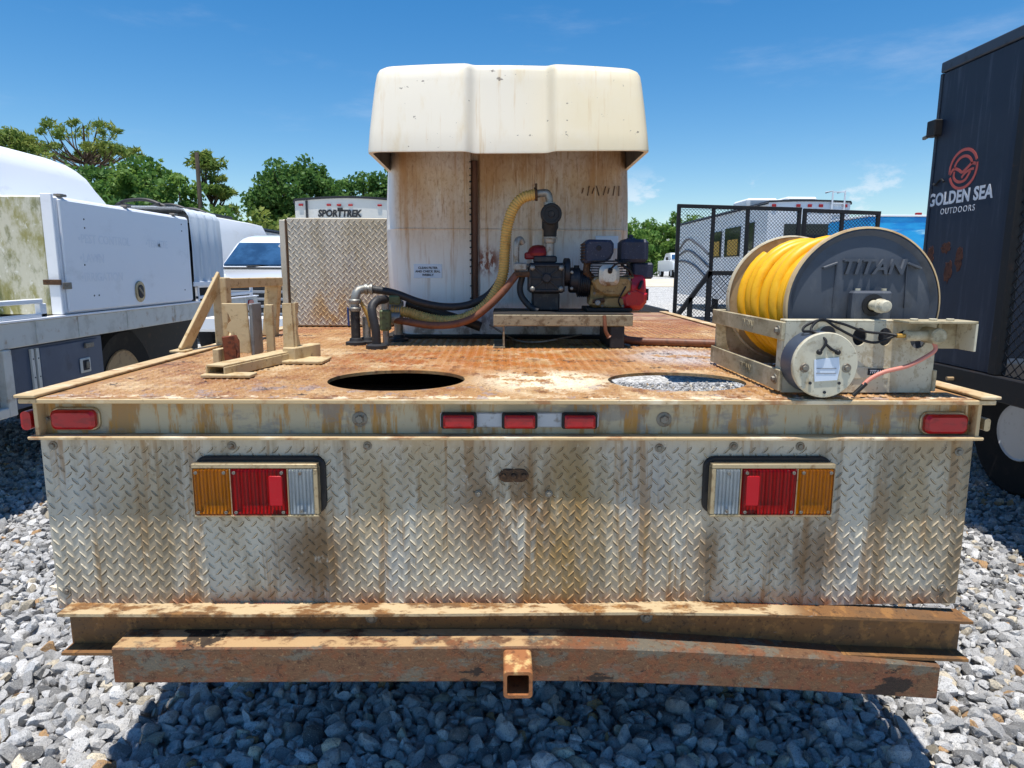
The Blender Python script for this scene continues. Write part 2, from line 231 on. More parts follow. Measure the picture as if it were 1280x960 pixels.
mat('stone', (160, 160, 160), 0.9, 0, [((92, 94, 100), 210, 0.50, 0.64, 0.6), ((104, 106, 110), 60, 0.52, 0.66, 0.4), ((236, 235, 230), 260, 0.56, 0.68, 0.6)], (190, 0.8, 0.006), 0.2, attr='tint')

# ------------------------------------------------------------------ mesh helpers
class MB:
    def __init__(s): s.v = []; s.f = []
    def add(s, vs, fs):
        n = len(s.v); s.v += [tuple(p) for p in vs]; s.f += [tuple(i+n for i in q) for q in fs]; return s
    def box(s, x0, x1, y0, y1, z0, z1, b=0.0, T=None):
        x0, x1 = min(x0, x1), max(x0, x1); y0, y1 = min(y0, y1), max(y0, y1); z0, z1 = min(z0, z1), max(z0, z1)
        b = min(b, 0.49*(x1-x0), 0.49*(y1-y0), 0.49*(z1-z0))
        lo = (x0, y0, z0); hi = (x1, y1, z1); vs = []; fs = []
        if b <= 0:
            vs = [(hi[0] if i & 1 else lo[0], hi[1] if i & 2 else lo[1], hi[2] if i & 4 else lo[2]) for i in range(8)]
            fs = [(0, 4, 6, 2), (1, 3, 7, 5), (0, 1, 5, 4), (2, 6, 7, 3), (0, 2, 3, 1), (4, 5, 7, 6)]
        else:
            for i in range(8):
                e = [hi[a] if i >> a & 1 else lo[a] for a in range(3)]; n = [hi[a]-b if i >> a & 1 else lo[a]+b for a in range(3)]
                for a in range(3): q = list(n); q[a] = e[a]; vs.append(q)
            for a in range(3):
                o = [k for k in range(3) if k != a]
                for sgn in (0, 1):
                    ids = [(sgn << a) | (p << o[0]) | (q << o[1]) for p, q in ((0, 0), (1, 0), (1, 1), (0, 1))]
                    fs.append(tuple(3*i+a for i in ids))
                for p in (0, 1):
                    for q in (0, 1):
                        i0 = (p << o[0]) | (q << o[1]); i1 = i0 | (1 << a)
                        fs.append((3*i0+o[0], 3*i1+o[0], 3*i1+o[1], 3*i0+o[1]))
            fs += [(3*i, 3*i+1, 3*i+2) for i in range(8)]
        if T is not None: vs = [T @ Vector(p) for p in vs]
        return s.add(vs, fs)
    def bar(s, p0, p1, w, h, upv=(0, 0, 1), b=0.0, ext=0.0):
        p0, p1 = Vector(p0), Vector(p1); d = p1-p0; L = d.length; d.normalize()
        u = Vector(upv); sd = d.cross(u)
        if sd.length < 1e-4: sd = d.cross(Vector((0, 1, 0)))
        sd.normalize(); u = sd.cross(d)
        T = Matrix((d, sd, u)).transposed().to_4x4(); T.translation = p0
        return s.box(-ext, L+ext, -w/2, w/2, -h/2, h/2, b, T)
    def tube(s, pts, r, n=10, caps=True):
        pts = [Vector(p) for p in pts]; m = len(pts); rs = r if isinstance(r, (list, tuple)) else [r]*m
        t = (pts[1]-pts[0]).normalized(); a = t.cross(Vector((0.3, 0.2, 1)))
        if a.length < 0.05: a = t.cross(Vector((1, 0, 0)))
        a.normalize(); vs = []; fs = []
        for i in range(m):
            t = (pts[min(i+1, m-1)]-pts[max(i-1, 0)]).normalized()
            a = (a-t*a.dot(t)).normalized(); bb = t.cross(a)
            for k in range(n):
                th = 2*PI*k/n; vs.append(pts[i]+(a*math.cos(th)+bb*math.sin(th))*rs[i])
        for i in range(m-1):
            for k in range(n):
                k2 = (k+1) % n; fs.append((i*n+k, i*n+k2, (i+1)*n+k2, (i+1)*n+k))
        if caps: fs += [tuple(range(n)), tuple((m-1)*n+k for k in range(n))]
        return s.add(vs, fs)
    def lathe(s, prof, c, ax=(0, 0, 1), n=24, caps=True):
        ax = Vector(ax).normalized(); a = ax.cross(Vector((0, 0, 1)))
        if a.length < 0.1: a = Vector((1, 0, 0))
        a.normalize(); bb = ax.cross(a); c = Vector(c); vs = []; fs = []
        for r, h in prof:
            for k in range(n):
                th = 2*PI*(k+0.5)/n; vs.append(c+ax*h+(a*math.cos(th)+bb*math.sin(th))*r)
        for i in range(len(prof)-1):
            for k in range(n):
                k2 = (k+1) % n; fs.append((i*n+k, i*n+k2, (i+1)*n+k2, (i+1)*n+k))
        if caps and prof[0][0] > 0: fs.append(tuple(range(n)))
        if caps and prof[-1][0] > 0: fs.append(tuple((len(prof)-1)*n+k for k in range(n)))
        return s.add(vs, fs)
    def cyl(s, p0, p1, r, n=16, b=0.0):
        p0, p1 = Vector(p0), Vector(p1); L = (p1-p0).length
        pr = [(r, 0), (r, L)] if b <= 0 else [(r-b, 0), (r, b), (r, L-b), (r-b, L)]
        return s.lathe(pr, p0, p1-p0, n)
    def prism(s, poly, w0, w1, fn, b=0.0):
        """poly 2-D outline extruded from w0 to w1, fn(u,v,w)->xyz; b shrinks the w1 side for a soft edge"""
        n = len(poly); cu = sum(p[0] for p in poly)/n; cv = sum(p[1] for p in poly)/n
        su = max(p[0] for p in poly)-min(p[0] for p in poly); sv = max(p[1] for p in poly)-min(p[1] for p in poly)
        rings = [(w0, 1, 1)]
        if b: rings += [(w1-(b if w1 > w0 else -b), 1, 1), (w1, 1-2*b/su, 1-2*b/sv)]
        else: rings += [(w1, 1, 1)]
        vs = [fn(cu+(u-cu)*ku, cv+(v-cv)*kv, w) for w, ku, kv in rings for u, v in poly]; fs = []
        for i in range(len(rings)-1):
            for k in range(n): fs.append((i*n+k, i*n+(k+1) % n, (i+1)*n+(k+1) % n, (i+1)*n+k))
        fs += [tuple(range(n)), tuple((len(rings)-1)*n+k for k in range(n))]
        return s.add(vs, fs)
    def grid(s, rows, closed=False):
        m = len(rows); n = len(rows[0]); vs = [p for r_ in rows for p in r_]; fs = []
        for i in range(m-1):
            for k in range(n if closed else n-1): fs.append((i*n+k, i*n+(k+1) % n, (i+1)*n+(k+1) % n, (i+1)*n+k))
        return s.add(vs, fs)
    def build(s, name, m, parent=None, smooth=35, kind=None, recalc=True):
        me = bpy.data.meshes.new(name); me.from_pydata(s.v, [], s.f)
        if recalc:
            bm = bmesh.new(); bm.from_mesh(me); bmesh.ops.recalc_face_normals(bm, faces=bm.faces); bm.to_mesh(me); bm.free()
        if smooth:
            me.polygons.foreach_set('use_smooth', [True]*len(me.polygons)); me.set_sharp_from_angle(angle=R(smooth))
        me.materials.append(MATS[m]); return link(bpy.data.objects.new(name, me), parent, kind)
WL = {}
def link(o, parent=None, kind=None):
    COL.objects.link(o)
    if parent is not None:
        o.parent = parent; o.location = -WL[parent.as_pointer()]
    WL[o.as_pointer()] = Vector((0, 0, 0))
    if kind: o['kind'] = kind
    return o
def tag(o, label, cat, group=None):
    o['label'] = label; o['category'] = cat
    if group: o['group'] = group
    return o
def thing(name, label, cat, loc=(0, 0, 0), group=None):
    o = bpy.data.objects.new(name, None); COL.objects.link(o); o.location = loc; o.empty_display_size = 0.1
    WL[o.as_pointer()] = Vector(loc); return tag(o, label, cat, group)
def B(name, m, parent, x0, x1, y0, y1, z0, z1, b=0.004, **k): return MB().box(x0, x1, y0, y1, z0, z1, b).build(name, m, parent, **k)
def obround(cx, cz, w, h, r, n=6):
    pts = []
    for sx, sz, a0 in ((1, 1, 0), (-1, 1, 90), (-1, -1, 180), (1, -1, 270)):
        for k in range(n+1):
            a = R(a0+90*k/n); pts.append((cx+sx*(w/2-r)+r*math.cos(a), cz+sz*(h/2-r)+r*math.sin(a)))
    return pts
def XZ(u, v, w): return (u, w, v)          # outline in the x-z plane, w along y
def YZ(u, v, w): return (w, u, v)
def XY(u, v, w): return (u, v, w)
def spline(pts, per=10):
    P = [Vector(p) for p in pts]; P = [P[0]*2-P[1]]+P+[P[-1]*2-P[-2]]; o = []
    for i in range(1, len(P)-2):
        a, b, c, d = P[i-1:i+3]
        for k in range(per):
            t = k/per; o.append(0.5*((2*b)+(c-a)*t+(2*a-5*b+4*c-d)*t*t+(3*b-a-3*c+d)*t**3))
    o.append(P[-2]); return o
def text(name, body, size, m, parent, origin, xd, yd, extrude=0.001, bold=0.0, align='CENTER', sx=1.0, shear=0.0, space=1.0):
    cu = bpy.data.curves.new('t', 'FONT'); cu.body = body; cu.size = size; cu.extrude = extrude; cu.offset = bold
    cu.align_x = align; cu.align_y = 'CENTER'; cu.shear = shear; cu.space_character = space; cu.resolution_u = 3
    o = bpy.data.objects.new('t', cu); COL.objects.link(o)
    me = bpy.data.meshes.new_from_object(o.evaluated_get(bpy.context.evaluated_depsgraph_get()))
    bpy.data.objects.remove(o); bpy.data.curves.remove(cu)
    xd, yd = Vector(xd).normalized(), Vector(yd).normalized(); T = Matrix((xd*sx, yd, xd.cross(yd))).transposed().to_4x4(); T.translation = origin
    me.transform(T); me.name = name; me.materials.clear(); me.materials.append(MATS[m])
    return link(bpy.data.objects.new(name, me), parent)
def plate(mb, u0, u1, v0, v1, w0, w1, holes, fn, n=40):
    """flat plate with elliptical through-holes (cu,cv,ru,rv), cells side by side along u"""
    holes = sorted(holes); cuts = [u0]
    for i, (cu, cv, ru, rv) in enumerate(holes):
        l = cu-ru*1.25; r_ = cu+ru*1.25
        if i and l < cuts[-1]: l = cuts[-1]
        nx = holes[i+1][0]-holes[i+1][2]*1.02 if i+1 < len(holes) else u1
        r_ = min(r_, max(nx, cu+ru*1.03))
        cuts += [l, r_]
    cuts.append(u1)
    for i in range(0, len(cuts), 2):
        a, b = cuts[i], cuts[i+1]
        if b-a > 1e-4:
            for w in (w0, w1): mb.add([fn(a, v0, w), fn(b, v0, w), fn(b, v1, w), fn(a, v1, w)], [(0, 1, 2, 3)])
    for i, (cu, cv, ru, rv) in enumerate(holes):
        a, b = cuts[2*i+1], cuts[2*i+2]
        an = [2*PI*k/n for k in range(n)]+[math.atan2(q-cv, p-cu) % (2*PI) for p in (a, b) for q in (v0, v1)]; an = sorted(an); m = len(an)
        inn = [(cu+ru*math.cos(t), cv+rv*math.sin(t)) for t in an]; oo = []
        for t in an:
            dx, dy = math.cos(t), math.sin(t); k = 1e9
            if dx > 1e-9: k = min(k, (b-cu)/dx)
            if dx < -1e-9: k = min(k, (a-cu)/dx)
            if dy > 1e-9: k = min(k, (v1-cv)/dy)
            if dy < -1e-9: k = min(k, (v0-cv)/dy)
            oo.append((cu+dx*k, cv+dy*k))
        for w in (w0, w1):
            mb.add([fn(*p, w) for p in inn]+[fn(*p, w) for p in oo], [(k, (k+1) % m, m+(k+1) % m, m+k) for k in range(m)])
        mb.add([fn(*p, w0) for p in inn]+[fn(*p, w1) for p in inn], [(k, (k+1) % m, m+(k+1) % m, m+k) for k in range(m)])
    c = [(u0, v0), (u1, v0), (u1, v1), (u0, v1)]
    mb.add([fn(*p, w0) for p in c]+[fn(*p, w1) for p in c], [(k, (k+1) % 4, 4+(k+1) % 4, 4+k) for k in range(4)])
    return mb
def lugs(mb, u0, u1, v0, v1, fn, pitch=0.0345, ln=0.028, wd=0.0056, h=0.0032, skip=None, ang=45, grime_shade=None):
    """raised treads: columns lean one way, the half-offset columns between them the other way"""
    ca, sa = math.cos(R(ang)), math.sin(R(ang)); nu = int(2*(u1-u0)/pitch); nv = int((v1-v0)/pitch)
    for i in range(nu):
        for j in range(nv):
            u = u0+(i+0.5)*pitch/2; v = v0+(j+(0.75 if i % 2 else 0.25))*pitch
            if skip and skip(u, v): continue
            s_ = 1 if i % 2 else -1
            d = (ca, sa*s_); q = (-sa*s_, ca)
            P = lambda a, b, w: fn(u+d[0]*a+q[0]*b, v+d[1]*a+q[1]*b, w)
            l, w = ln/2*random.uniform(0.9, 1.06), wd/2*random.uniform(0.85, 1.1); hh = h*random.uniform(0.75, 1.1)
            if grime_shade is not None:  # dirt sliver, set on the lower side to paint the lug's shadow line
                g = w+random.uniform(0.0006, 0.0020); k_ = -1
                if random.random() < 0.9: grime_shade.add([P(-l*1.0, 0, 0.0004), P(l*1.0, 0, 0.0004), P(l*0.5, k_*g, 0.0004), P(-l*0.45, k_*g*random.uniform(0.7, 1.1), 0.0004)], [(0, 1, 2, 3)])
            mb.add([P(-l, 0, -0.0005), P(-l*0.45, -w, -0.0005), P(l*0.45, -w, -0.0005), P(l, 0, -0.0005), P(l*0.45, w, -0.0005), P(-l*0.45, w, -0.0005), P(-l*0.6, 0, hh), P(l*0.6, 0, hh)],
                   [(0, 1, 6), (1, 2, 7, 6), (2, 3, 7), (3, 4, 7), (4, 5, 6, 7), (5, 0, 6)])
    return mb
def expmesh(mb, u0, u1, v0, v1, fn, cw=0.05, chh=0.025, t=0.004, d=0.003):
    nu = int((u1-u0)/cw*2); nv = int((v1-v0)/chh)
    du = (u1-u0)/nu; dv = (v1-v0)/nv
    for j in range(nv+1):
        vs = []; fs = []
        for i in range(nu+1):
            u = u0+i*du; v = v0+j*dv+(dv*0.5 if (i+j) % 2 else -dv*0.5); v = min(max(v, v0), v1)
            vs += [fn(u, v-t/2, -d/2), fn(u, v+t/2, -d/2), fn(u, v+t/2, d/2), fn(u, v-t/2, d/2)]
        for i in range(nu):
            for k in range(4): fs.append((4*i+k, 4*i+(k+1) % 4, 4*i+4+(k+1) % 4, 4*i+4+k))
        mb.add(vs, fs)
    return mb
def bolt(parent, name, c, ax, r=0.011, m='bolt', h=0.008):
    mb = MB(); mb.lathe([(r*1.7, 0), (r*1.7, 0.002), (r*1.55, 0.003)], c, ax, 16); mb.lathe([(r, 0.002), (r, h), (r*0.8, h+0.002)], c, ax, 6)
    return mb.build(name, m, parent)
def wheel(parent, c, r, w, side, rim='rim_white', rr=0.6, dual=False):
    """tyre + dished rim; side = -1 / +1 is the outer face direction along x"""
    c = Vector(c); mb = MB(); hw = w/2
    mb.lathe([(r*rr, -hw*0.8), (r*0.9, -hw), (r*0.985, -hw*0.8), (r, -hw*0.5), (r, hw*0.5), (r*0.985, hw*0.8), (r*0.9, hw), (r*rr, hw*0.8)], c, (1, 0, 0), 36, False)
    t = mb.build('tyre', 'rubber', parent)
    mb = MB(); q = r*rr
    mb.lathe([(q*1.03, hw*0.86), (q*1.0, hw*0.92), (q*0.93, hw*0.86), (q*0.88, hw*0.5), (q*0.6, hw*0.42), (q*0.52, hw*0.15), (q*0.3, hw*0.15), (q*0.28, hw*0.62), (q*0.2, hw*0.68), (0.0, hw*0.68)], c, (side, 0, 0), 36)
    rm = mb.build('rim', rim, t)
    for k in range(6):
        a = 2*PI*k/6
        MB().cyl(c+Vector((side*hw*0.1, math.cos(a)*q*0.4, math.sin(a)*q*0.4)), c+Vector((side*hw*0.34, math.cos(a)*q*0.4, math.sin(a)*q*0.4)), q*0.055, 6).build('wheel_nut', 'bolt', rm)
    return t

# ------------------------------------------------------------------ ground
def terr(y):
    t = min(max((y-35)/50, 0), 1); return 0.7*t*t*(3-2*t)
mb = MB(); ys = [-60, -10, 10, 35]+[35+2.5*k for k in range(1, 21)]+[150, 400, 1500]
mb.grid([[(x, y, terr(y)-0.012) for x in (-1500, -200, -40, 40, 200, 1500)] for y in ys])
MB.build(mb, 'gravel_ground', 'gravel_far', None, 0, 'structure')
mb = MB(); mb.grid([[(x, y, terr(y)+0.01) for x in (-60, -10, 10, 40, 90)] for y in (54, 57, 60, 63, 66, 69, 72)]); mb.build('sand_road', 'sand', None, 0, 'structure')
def ico(sub):
    bm = bmesh.new(); bmesh.ops.create_icosphere(bm, subdivisions=sub, radius=1.0)
    v = np.array([p.co[:] for p in bm.verts]); bm.verts.index_update(); f = np.array([[p.index for p in q.verts] for q in bm.faces]); bm.free(); return v, f
def stone_shapes(sub, k):
    V, F = ico(sub); o = []
    for _ in range(k):
        v = V*(1.12+0.10*rng.standard_normal((len(V), 1)).clip(-1, 1)*(0.3 if sub > 1 else 0.5))
        for _ in range(11):
            n = rng.standard_normal(3); n /= np.linalg.norm(n); d = rng.uniform(0.38, 0.74); e = v@n-d; v = v-np.outer(np.maximum(e, 0), n)
        o.append(v*np.array([1.0, rng.uniform(0.62, 1.0), rng.uniform(0.5, 0.85)]))
    return o, F
def rotm(n):
    q = rng.standard_normal((n, 4)); q /= np.linalg.norm(q, axis=1)[:, None]; w, x, y, z = q.T
    return np.stack([np.stack([1-2*(y*y+z*z), 2*(x*y-w*z), 2*(x*z+w*y)], 1), np.stack([2*(x*y+w*z), 1-2*(x*x+z*z), 2*(y*z-w*x)], 1), np.stack([2*(x*z-w*y), 2*(y*z+w*x), 1-2*(x*x+y*y)], 1)], 1)
def scatter(name, areas, sub, shapes_n):
    sh, F = stone_shapes(sub, shapes_n); VV = []; FF = []; CC = []; off = 0
    for (x0, x1, y0, y1, dens, smin, smax) in areas:
        n = int((x1-x0)*(y1-y0)*dens)
        g = int(math.sqrt(n*(x1-x0)/(y1-y0)))+1; h = n//g+1
        gx, gy = np.meshgrid((np.arange(g)+0.5)/g, (np.arange(h)+0.5)/h); n = gx.size
        px = x0+(gx.ravel()+rng.uniform(-0.55, 0.55, n)/g)*(x1-x0); py = y0+(gy.ravel()+rng.uniform(-0.55, 0.55, n)/h)*(y1-y0)
        s = smin+(smax-smin)*rng.beta(1.3, 2.2, n); Rm = rotm(n); tilt = rng.uniform(0, 1, n)
        yaw = rng.uniform(0, 2*PI, n); c_, s_ = np.cos(yaw), np.sin(yaw); z_ = np.zeros(n); o_ = np.ones(n)
        Rz = np.stack([np.stack([c_, -s_, z_], 1), np.stack([s_, c_, z_], 1), np.stack([z_, z_, o_], 1)], 1)
        Rm = np.where((tilt < 0.4)[:, None, None], Rm, Rz@np.linalg.qr(np.eye(3)[None]+0.25*rng.standard_normal((n, 3, 3)))[0])
        k = rng.integers(0, len(sh), n); base = np.stack(sh)[k]
        v = np.einsum('nij,nvj->nvi', Rm, base)*s[:, None, None]
        v[:, :, 0] += px[:, None]; v[:, :, 1] += py[:, None]; v[:, :, 2] += (rng.uniform(-0.2, 0.55, n)*s)[:, None]
        g_ = np.clip(rng.normal(0.42, 0.12, n), 0.14, 0.72); col = np.stack([g_*1.01, g_, g_*0.985, np.ones(n)], 1)
        w_ = rng.uniform(0, 1, n); wm = w_ < 0.08; col[wm] *= (1.22, 1.08, 0.84, 1); wm = (w_ > 0.08) & (w_ < 0.10); col[wm] = (0.44, 0.27, 0.13, 1); wm = w_ > 0.93; col[wm, :3] = col[wm, :3]*0.4+0.36
        nv = v.shape[1]; VV.append(v.reshape(-1, 3)); FF.append((F[None]+(np.arange(n)*nv)[:, None, None]+off).reshape(-1, 3)); CC.append(np.repeat(col, len(F), 0)); off += n*nv
    V = np.concatenate(VV); Fc = np.concatenate(FF); Cc = np.concatenate(CC)
    me = bpy.data.meshes.new(name); me.vertices.add(len(V)); me.vertices.foreach_set('co', V.astype(np.float32).ravel())
    me.loops.add(len(Fc)*3); me.loops.foreach_set('vertex_index', Fc.astype(np.int32).ravel())
    me.polygons.add(len(Fc)); me.polygons.foreach_set('loop_start', np.arange(0, len(Fc)*3, 3, dtype=np.int32)); me.polygons.foreach_set('use_smooth', np.zeros(len(Fc), dtype=bool)); me.update(calc_edges=True); me.validate()
    at = me.attributes.new('tint', 'FLOAT_COLOR', 'FACE'); at.data.foreach_set('color', Cc.astype(np.float32).ravel())
    me.materials.append(MATS['stone']); o = bpy.data.objects.new(name, me); link(o, None, 'stuff')
    tag(o, 'loose pale grey crushed stone covering the lot around the trucks', 'gravel'); return o
scatter('gravel', [(-2.4, 2.4, 1.35, 2.75, 1100, 0.020, 0.052)], 2, 14)
scatter('gravel', [(-4.6, -1.2, 2.7, 5.2, 950, 0.021, 0.049), (1.2, 4.6, 2.7, 5.2, 950, 0.021, 0.049), (-1.2, 1.2, 2.7, 5.2, 330, 0.022, 0.04), (-7, 7, 5.2, 9.0, 430, 0.024, 0.045), (-4, -2.35, 1.4, 2.75, 700, 0.018, 0.036), (2.35, 4, 1.4, 2.75, 700, 0.018, 0.036)], 1, 24)

# ------------------------------------------------------------------ flatbed truck
XL, XR, YR, ZD = -1.22, 1.268, 1.735, 1.17
tk = thing('flatbed_truck', 'rust stained steel flatbed truck with a diamond plate tail panel', 'truck', (0.025, 1.735, 0))
HL = [(-0.32, 2.045, 0.205, 0.195), (0.524, 2.03, 0.205, 0.175)]
deck = plate(MB(), XL+0.03, XR-0.03, YR, 5.4, ZD-0.010, ZD, HL, XY, 56).build('deck', 'deck', tk, 0)
inhole = lambda x, y: any(((x-a)/(c+0.02))**2+((y-b)/(d+0.02))**2 < 1 for a, b, c, d in HL)
lugs(MB(), XL+0.06, XR-0.06, YR+0.01, 4.6, lambda u, v, w: (u, v, ZD+w), 0.0345, 0.028, 0.0085, 0.0032, inhole).build('deck_tread', 'deck', deck, 0, 'stuff')
for x in (XL, XR):
    s_ = 1 if x > 0 else -1
    MB().box(x-0.026, x+0.028, YR-0.012, 5.42, ZD+0.002, ZD+0.010, 0.002).build('side_rail', 'edge_rust', tk)
    MB().box(x-0.012, x+0.010, YR+0.045, 5.4, 1.068, ZD-0.001, 0.002).build('side_channel', 'channel', tk)
B('deck_lip', 'edge_rust', tk, XL-0.02, XR+0.02, YR-0.006, YR+0.03, ZD-0.0135, ZD-0.0015, 0.002)
B('rear_channel_web', 'channel', tk, XL+0.01, XR-0.01, 1.772, 1.780, 1.069, ZD-0.012, 0.0)
B('rear_channel_flange', 'edge_rust', tk, XL-0.012, XR+0.004, YR+0.001, 1.79, 1.059, 1.068, 0.0025)
for x in (XL+0.012, XR-0.012): B('end_stiffener', 'edge_rust', tk, x-0.005, x+0.005, YR+0.008, 1.775, 1.067, ZD-0.013, 0.001)
MB().prism(obround(XL-0.016, 1.108, 0.026, 0.05, 0.012), 1.745, 1.80, XZ, 0.004).build('side_marker', 'red_lens', tk)
MB().prism(obround(XR+0.014, 1.100, 0.016, 0.034, 0.007), 1.745, 1.79, XZ, 0.003).build('side_marker', 'chrome_dirty', tk)
for x, z in ((-1.12, 1.109), (1.178, 1.100)):
    bz = MB().prism(obround(x, z, 0.126, 0.062, 0.020), 1.774, 1.764, XZ, 0.002).build('oval_marker_lamp', 'chrome_dirty', tk)
    MB().prism(obround(x, z, 0.114, 0.052, 0.015), 1.766, 1.746, XZ, 0.007).build('lens', 'red_lens', bz)
    bolt(bz, 'screw', (x-0.075 if x < 0 else x+0.075, 1.773, z), (0, -1, 0), 0.004, h=0.006)
lb = B('light_bar', 'bar_white', tk, -0.165, 0.255, 1.764, 1.773, 1.087, 1.127, 0.003)
for x in (-0.115, 0.045, 0.203):
    q = MB().prism(obround(x, 1.107, 0.094, 0.042, 0.006), 1.768, 1.752, XZ, 0.003).build('marker_bezel', 'black_plastic', lb)
    MB().prism(obround(x, 1.107, 0.080, 0.034, 0.005), 1.755, 1.736, XZ, 0.006).build('marker_lens', 'red_lens', lb)
for x in (-0.378, 0.43): bolt(tk, 'bolt', (x, 1.772, 1.108), (0, -1, 0), 0.012)
def pb(x, z):   # the tail sheet is bowed out and rippled
    t = (1.06-z)/0.49
    return 1.772-0.011*math.exp(-((x-0.15)/0.62)**2)*math.sin(min(max(t, 0), 1)*PI*0.8)-0.005*math.sin(x*5.1+1.0)*t+0.003*math.sin(x*11+z*4)*t
PXL, PXR, PZ0, PZ1 = -1.222, 1.268, 0.574, 1.0585
n_ = 70; m_ = 14
fr = [[(PXL+(PXR-PXL)*i/n_, pb(PXL+(PXR-PXL)*i/n_, PZ0+(PZ1-PZ0)*j/m_), PZ0+(PZ1-PZ0)*j/m_+(0.01*((i/n_-0.75)/0.25)**2 if i/n_ > 0.75 and j == 0 else 0)) for i in range(n_+1)] for j in range(m_+1)]
mb = MB().grid(fr); bk = [[(a, b+0.004, c) for a, b, c in r_] for r_ in fr]; mb.grid(bk)
mb.grid([fr[0], bk[0]]); mb.grid([fr[-1], bk[-1]]); mb.grid([[r_[0] for r_ in fr], [r_[0] for r_ in bk]]); mb.grid([[r_[-1] for r_ in fr], [r_[-1] for r_ in bk]])
pn = mb.build('tail_panel', 'panel', tk, 30)
GR = MB(); lugs(MB(), PXL+0.004, PXR-0.002, PZ0+0.010, PZ1, lambda u, v, w: (u, pb(u, v)-w, v), grime_shade=GR).build('tread_pattern', 'panel_lug', pn, 0, 'stuff'); GR.build('tread_grime_shade', 'grime_shade', pn, 0, 'stuff')
for x, z in ((-1.19, 1.035), (-1.195, 0.625), (1.232, 1.02), (1.225, 0.63), (-0.36, 1.035), (0.42, 1.03), (-0.72, 1.035), (0.62, 1.035), (0.80, 1.035)):
    bolt(pn, 'rivet', (x, pb(x, z), z), (0, -1, 0), 0.007, h=0.005)
lp = MB().prism(obround(0.03, 0.955, 0.075, 0.038, 0.016), 1.771, 1.762, XZ, 0.003).build('plate_bracket', 'rust_plate', pn)
for x in (0.003, 0.03, 0.057): bolt(lp, 'bolt', (x, 1.764, 0.955), (0, -1, 0), 0.008, 'rust_plate')
for x in (-0.064, 0.125): bolt(pn, 'bolt', (x, pb(x, 0.905), 0.905), (0, -1, 0), 0.006)
def tail_light(cx, s_):
    """s_ = +1: amber on the outer left, mirrored for the right"""
    X = lambda u: cx+u*s_
    h = MB().prism(obround(cx+0.006*s_, 0.930, 0.345, 0.158, 0.030), 1.770, 1.758, XZ, 0.003).build('tail_light', 'black_plastic', tk)
    MB().prism(obround(cx, 0.924, 0.328, 0.144, 0.014), 1.760, 1.7545, XZ, 0.001).build('housing', 'chrome_dirty', h)
    for u0, u1, z0, z1 in ((-0.164, 0.164, 0.9835, 0.996), (-0.164, 0.164, 0.850, 0.8565), (-0.164, -0.1605, 0.857, 0.983), (-0.0665, -0.0615, 0.857, 0.983), (0.0835, 0.0885, 0.857, 0.983), (0.1525, 0.164, 0.857, 0.983)):
        a, b = sorted((X(u0), X(u1))); B('housing_rim', 'chrome_dirty', h, a, b, 1.732, 1.756, z0, z1, 0.0015)
    for nm, m, u0, u1 in (('amber_lens', 'amber_glass', -0.160, -0.067), ('red_lens', 'red_glass', -0.061, 0.083), ('clear_lens', 'clear_glass', 0.089, 0.152)):
        a, b = sorted((X(u0), X(u1))); mx_ = (a+b)/2
        rows = [[(a+(b-a)*i/12, 1.7525-0.016*min(1, max(abs(2*i/12-1), abs(2*k/12-1))**3), 0.858+0.124*k/12) for i in range(13)] for k in range(13)]
        MB().grid(rows).build('reflector_bowl', 'reflector', h, 60)
        nr = int((b-a)/0.0065); rows = []
        for k, (z, ins) in enumerate(((0.8575, 0.0), (0.8590, 0.0025), (0.864, 0.0), (0.976, 0.0), (0.981, 0.0025), (0.9825, 0.0))):
            y_ = 1.735 if k in (0, 5) else (1.7275 if k in (1, 4) else 1.7255)
            rows.append([(a+(b-a)*i/(nr*4), (1.735 if i in (0, nr*4) else y_)+(0.0011*math.cos(i*PI/2) if 1 < k < 4 else 0), z) for i in range(nr*4+1)])
        ln = MB().grid(rows).build(nm, m, h, 60)
        pts = [(a+0.010, 0.974), (b-0.010, 0.974), (a+0.010, 0.866), (b-0.010, 0.866)] if nm != 'clear_lens' else [(mx_, 0.972), (mx_, 0.868)]
        for x, z in pts: MB().lathe([(0.0045, -0.006), (0.0045, 0.002), (0.002, 0.0025), (0, 0.001)], (x, 1.7262, z), (0, -1, 0), 10).build('screw', 'bolt', h)
    a, b = sorted((X(0.038), X(0.074)))
    MB().prism(obround((a+b)/2, 0.925, 0.036, 0.082, 0.004), 1.728, 1.7235, XZ, 0.002).build('reflector', 'red_reflector', h)  # flat red reflex patch
tail_light(-0.650, 1); tail_light(0.718, -1)
# bumper steel
def bend(x, x0, dz, dy):
    t = max(0, (x-x0)/(1.29-x0)); return dy*t**1.6, -dz*t**1.5
xs = [-1.185+2.475*i/40 for i in range(41)]
prof = [(1.705, 0.590), (1.705, 0.582), (1.755, 0.582), (1.755, 0.478), (1.705, 0.478), (1.705, 0.470), (1.779, 0.470), (1.779, 0.590)]
mb = MB(); rows = []
for x in xs:
    dy, dz = bend(x, 0.35, 0.034, 0.012); rows.append([(x, y+dy, z+dz+0.002*math.sin(x*3)) for y, z in prof])
mb.grid(rows, True); mb.add(rows[0], [(0, 1, 2, 7), (2, 3, 6, 7), (3, 4, 5, 6)]); mb.add(rows[-1], [(0, 1, 2, 7), (2, 3, 6, 7), (3, 4, 5, 6)])
mb.build('bumper_channel', 'bumper_channel', tk, 25)
xs = [-1.022+2.225*i/40 for i in range(41)]; mb = MB(); rows = []
pr = [(1.660, 0.514), (1.665, 0.519), (1.752, 0.519), (1.752, 0.417), (1.665, 0.417), (1.660, 0.422)]
for x in xs:
    dy, dz = bend(x, 0.12, 0.098, 0.050); rows.append([(x, y+dy, z+dz) for y, z in pr])
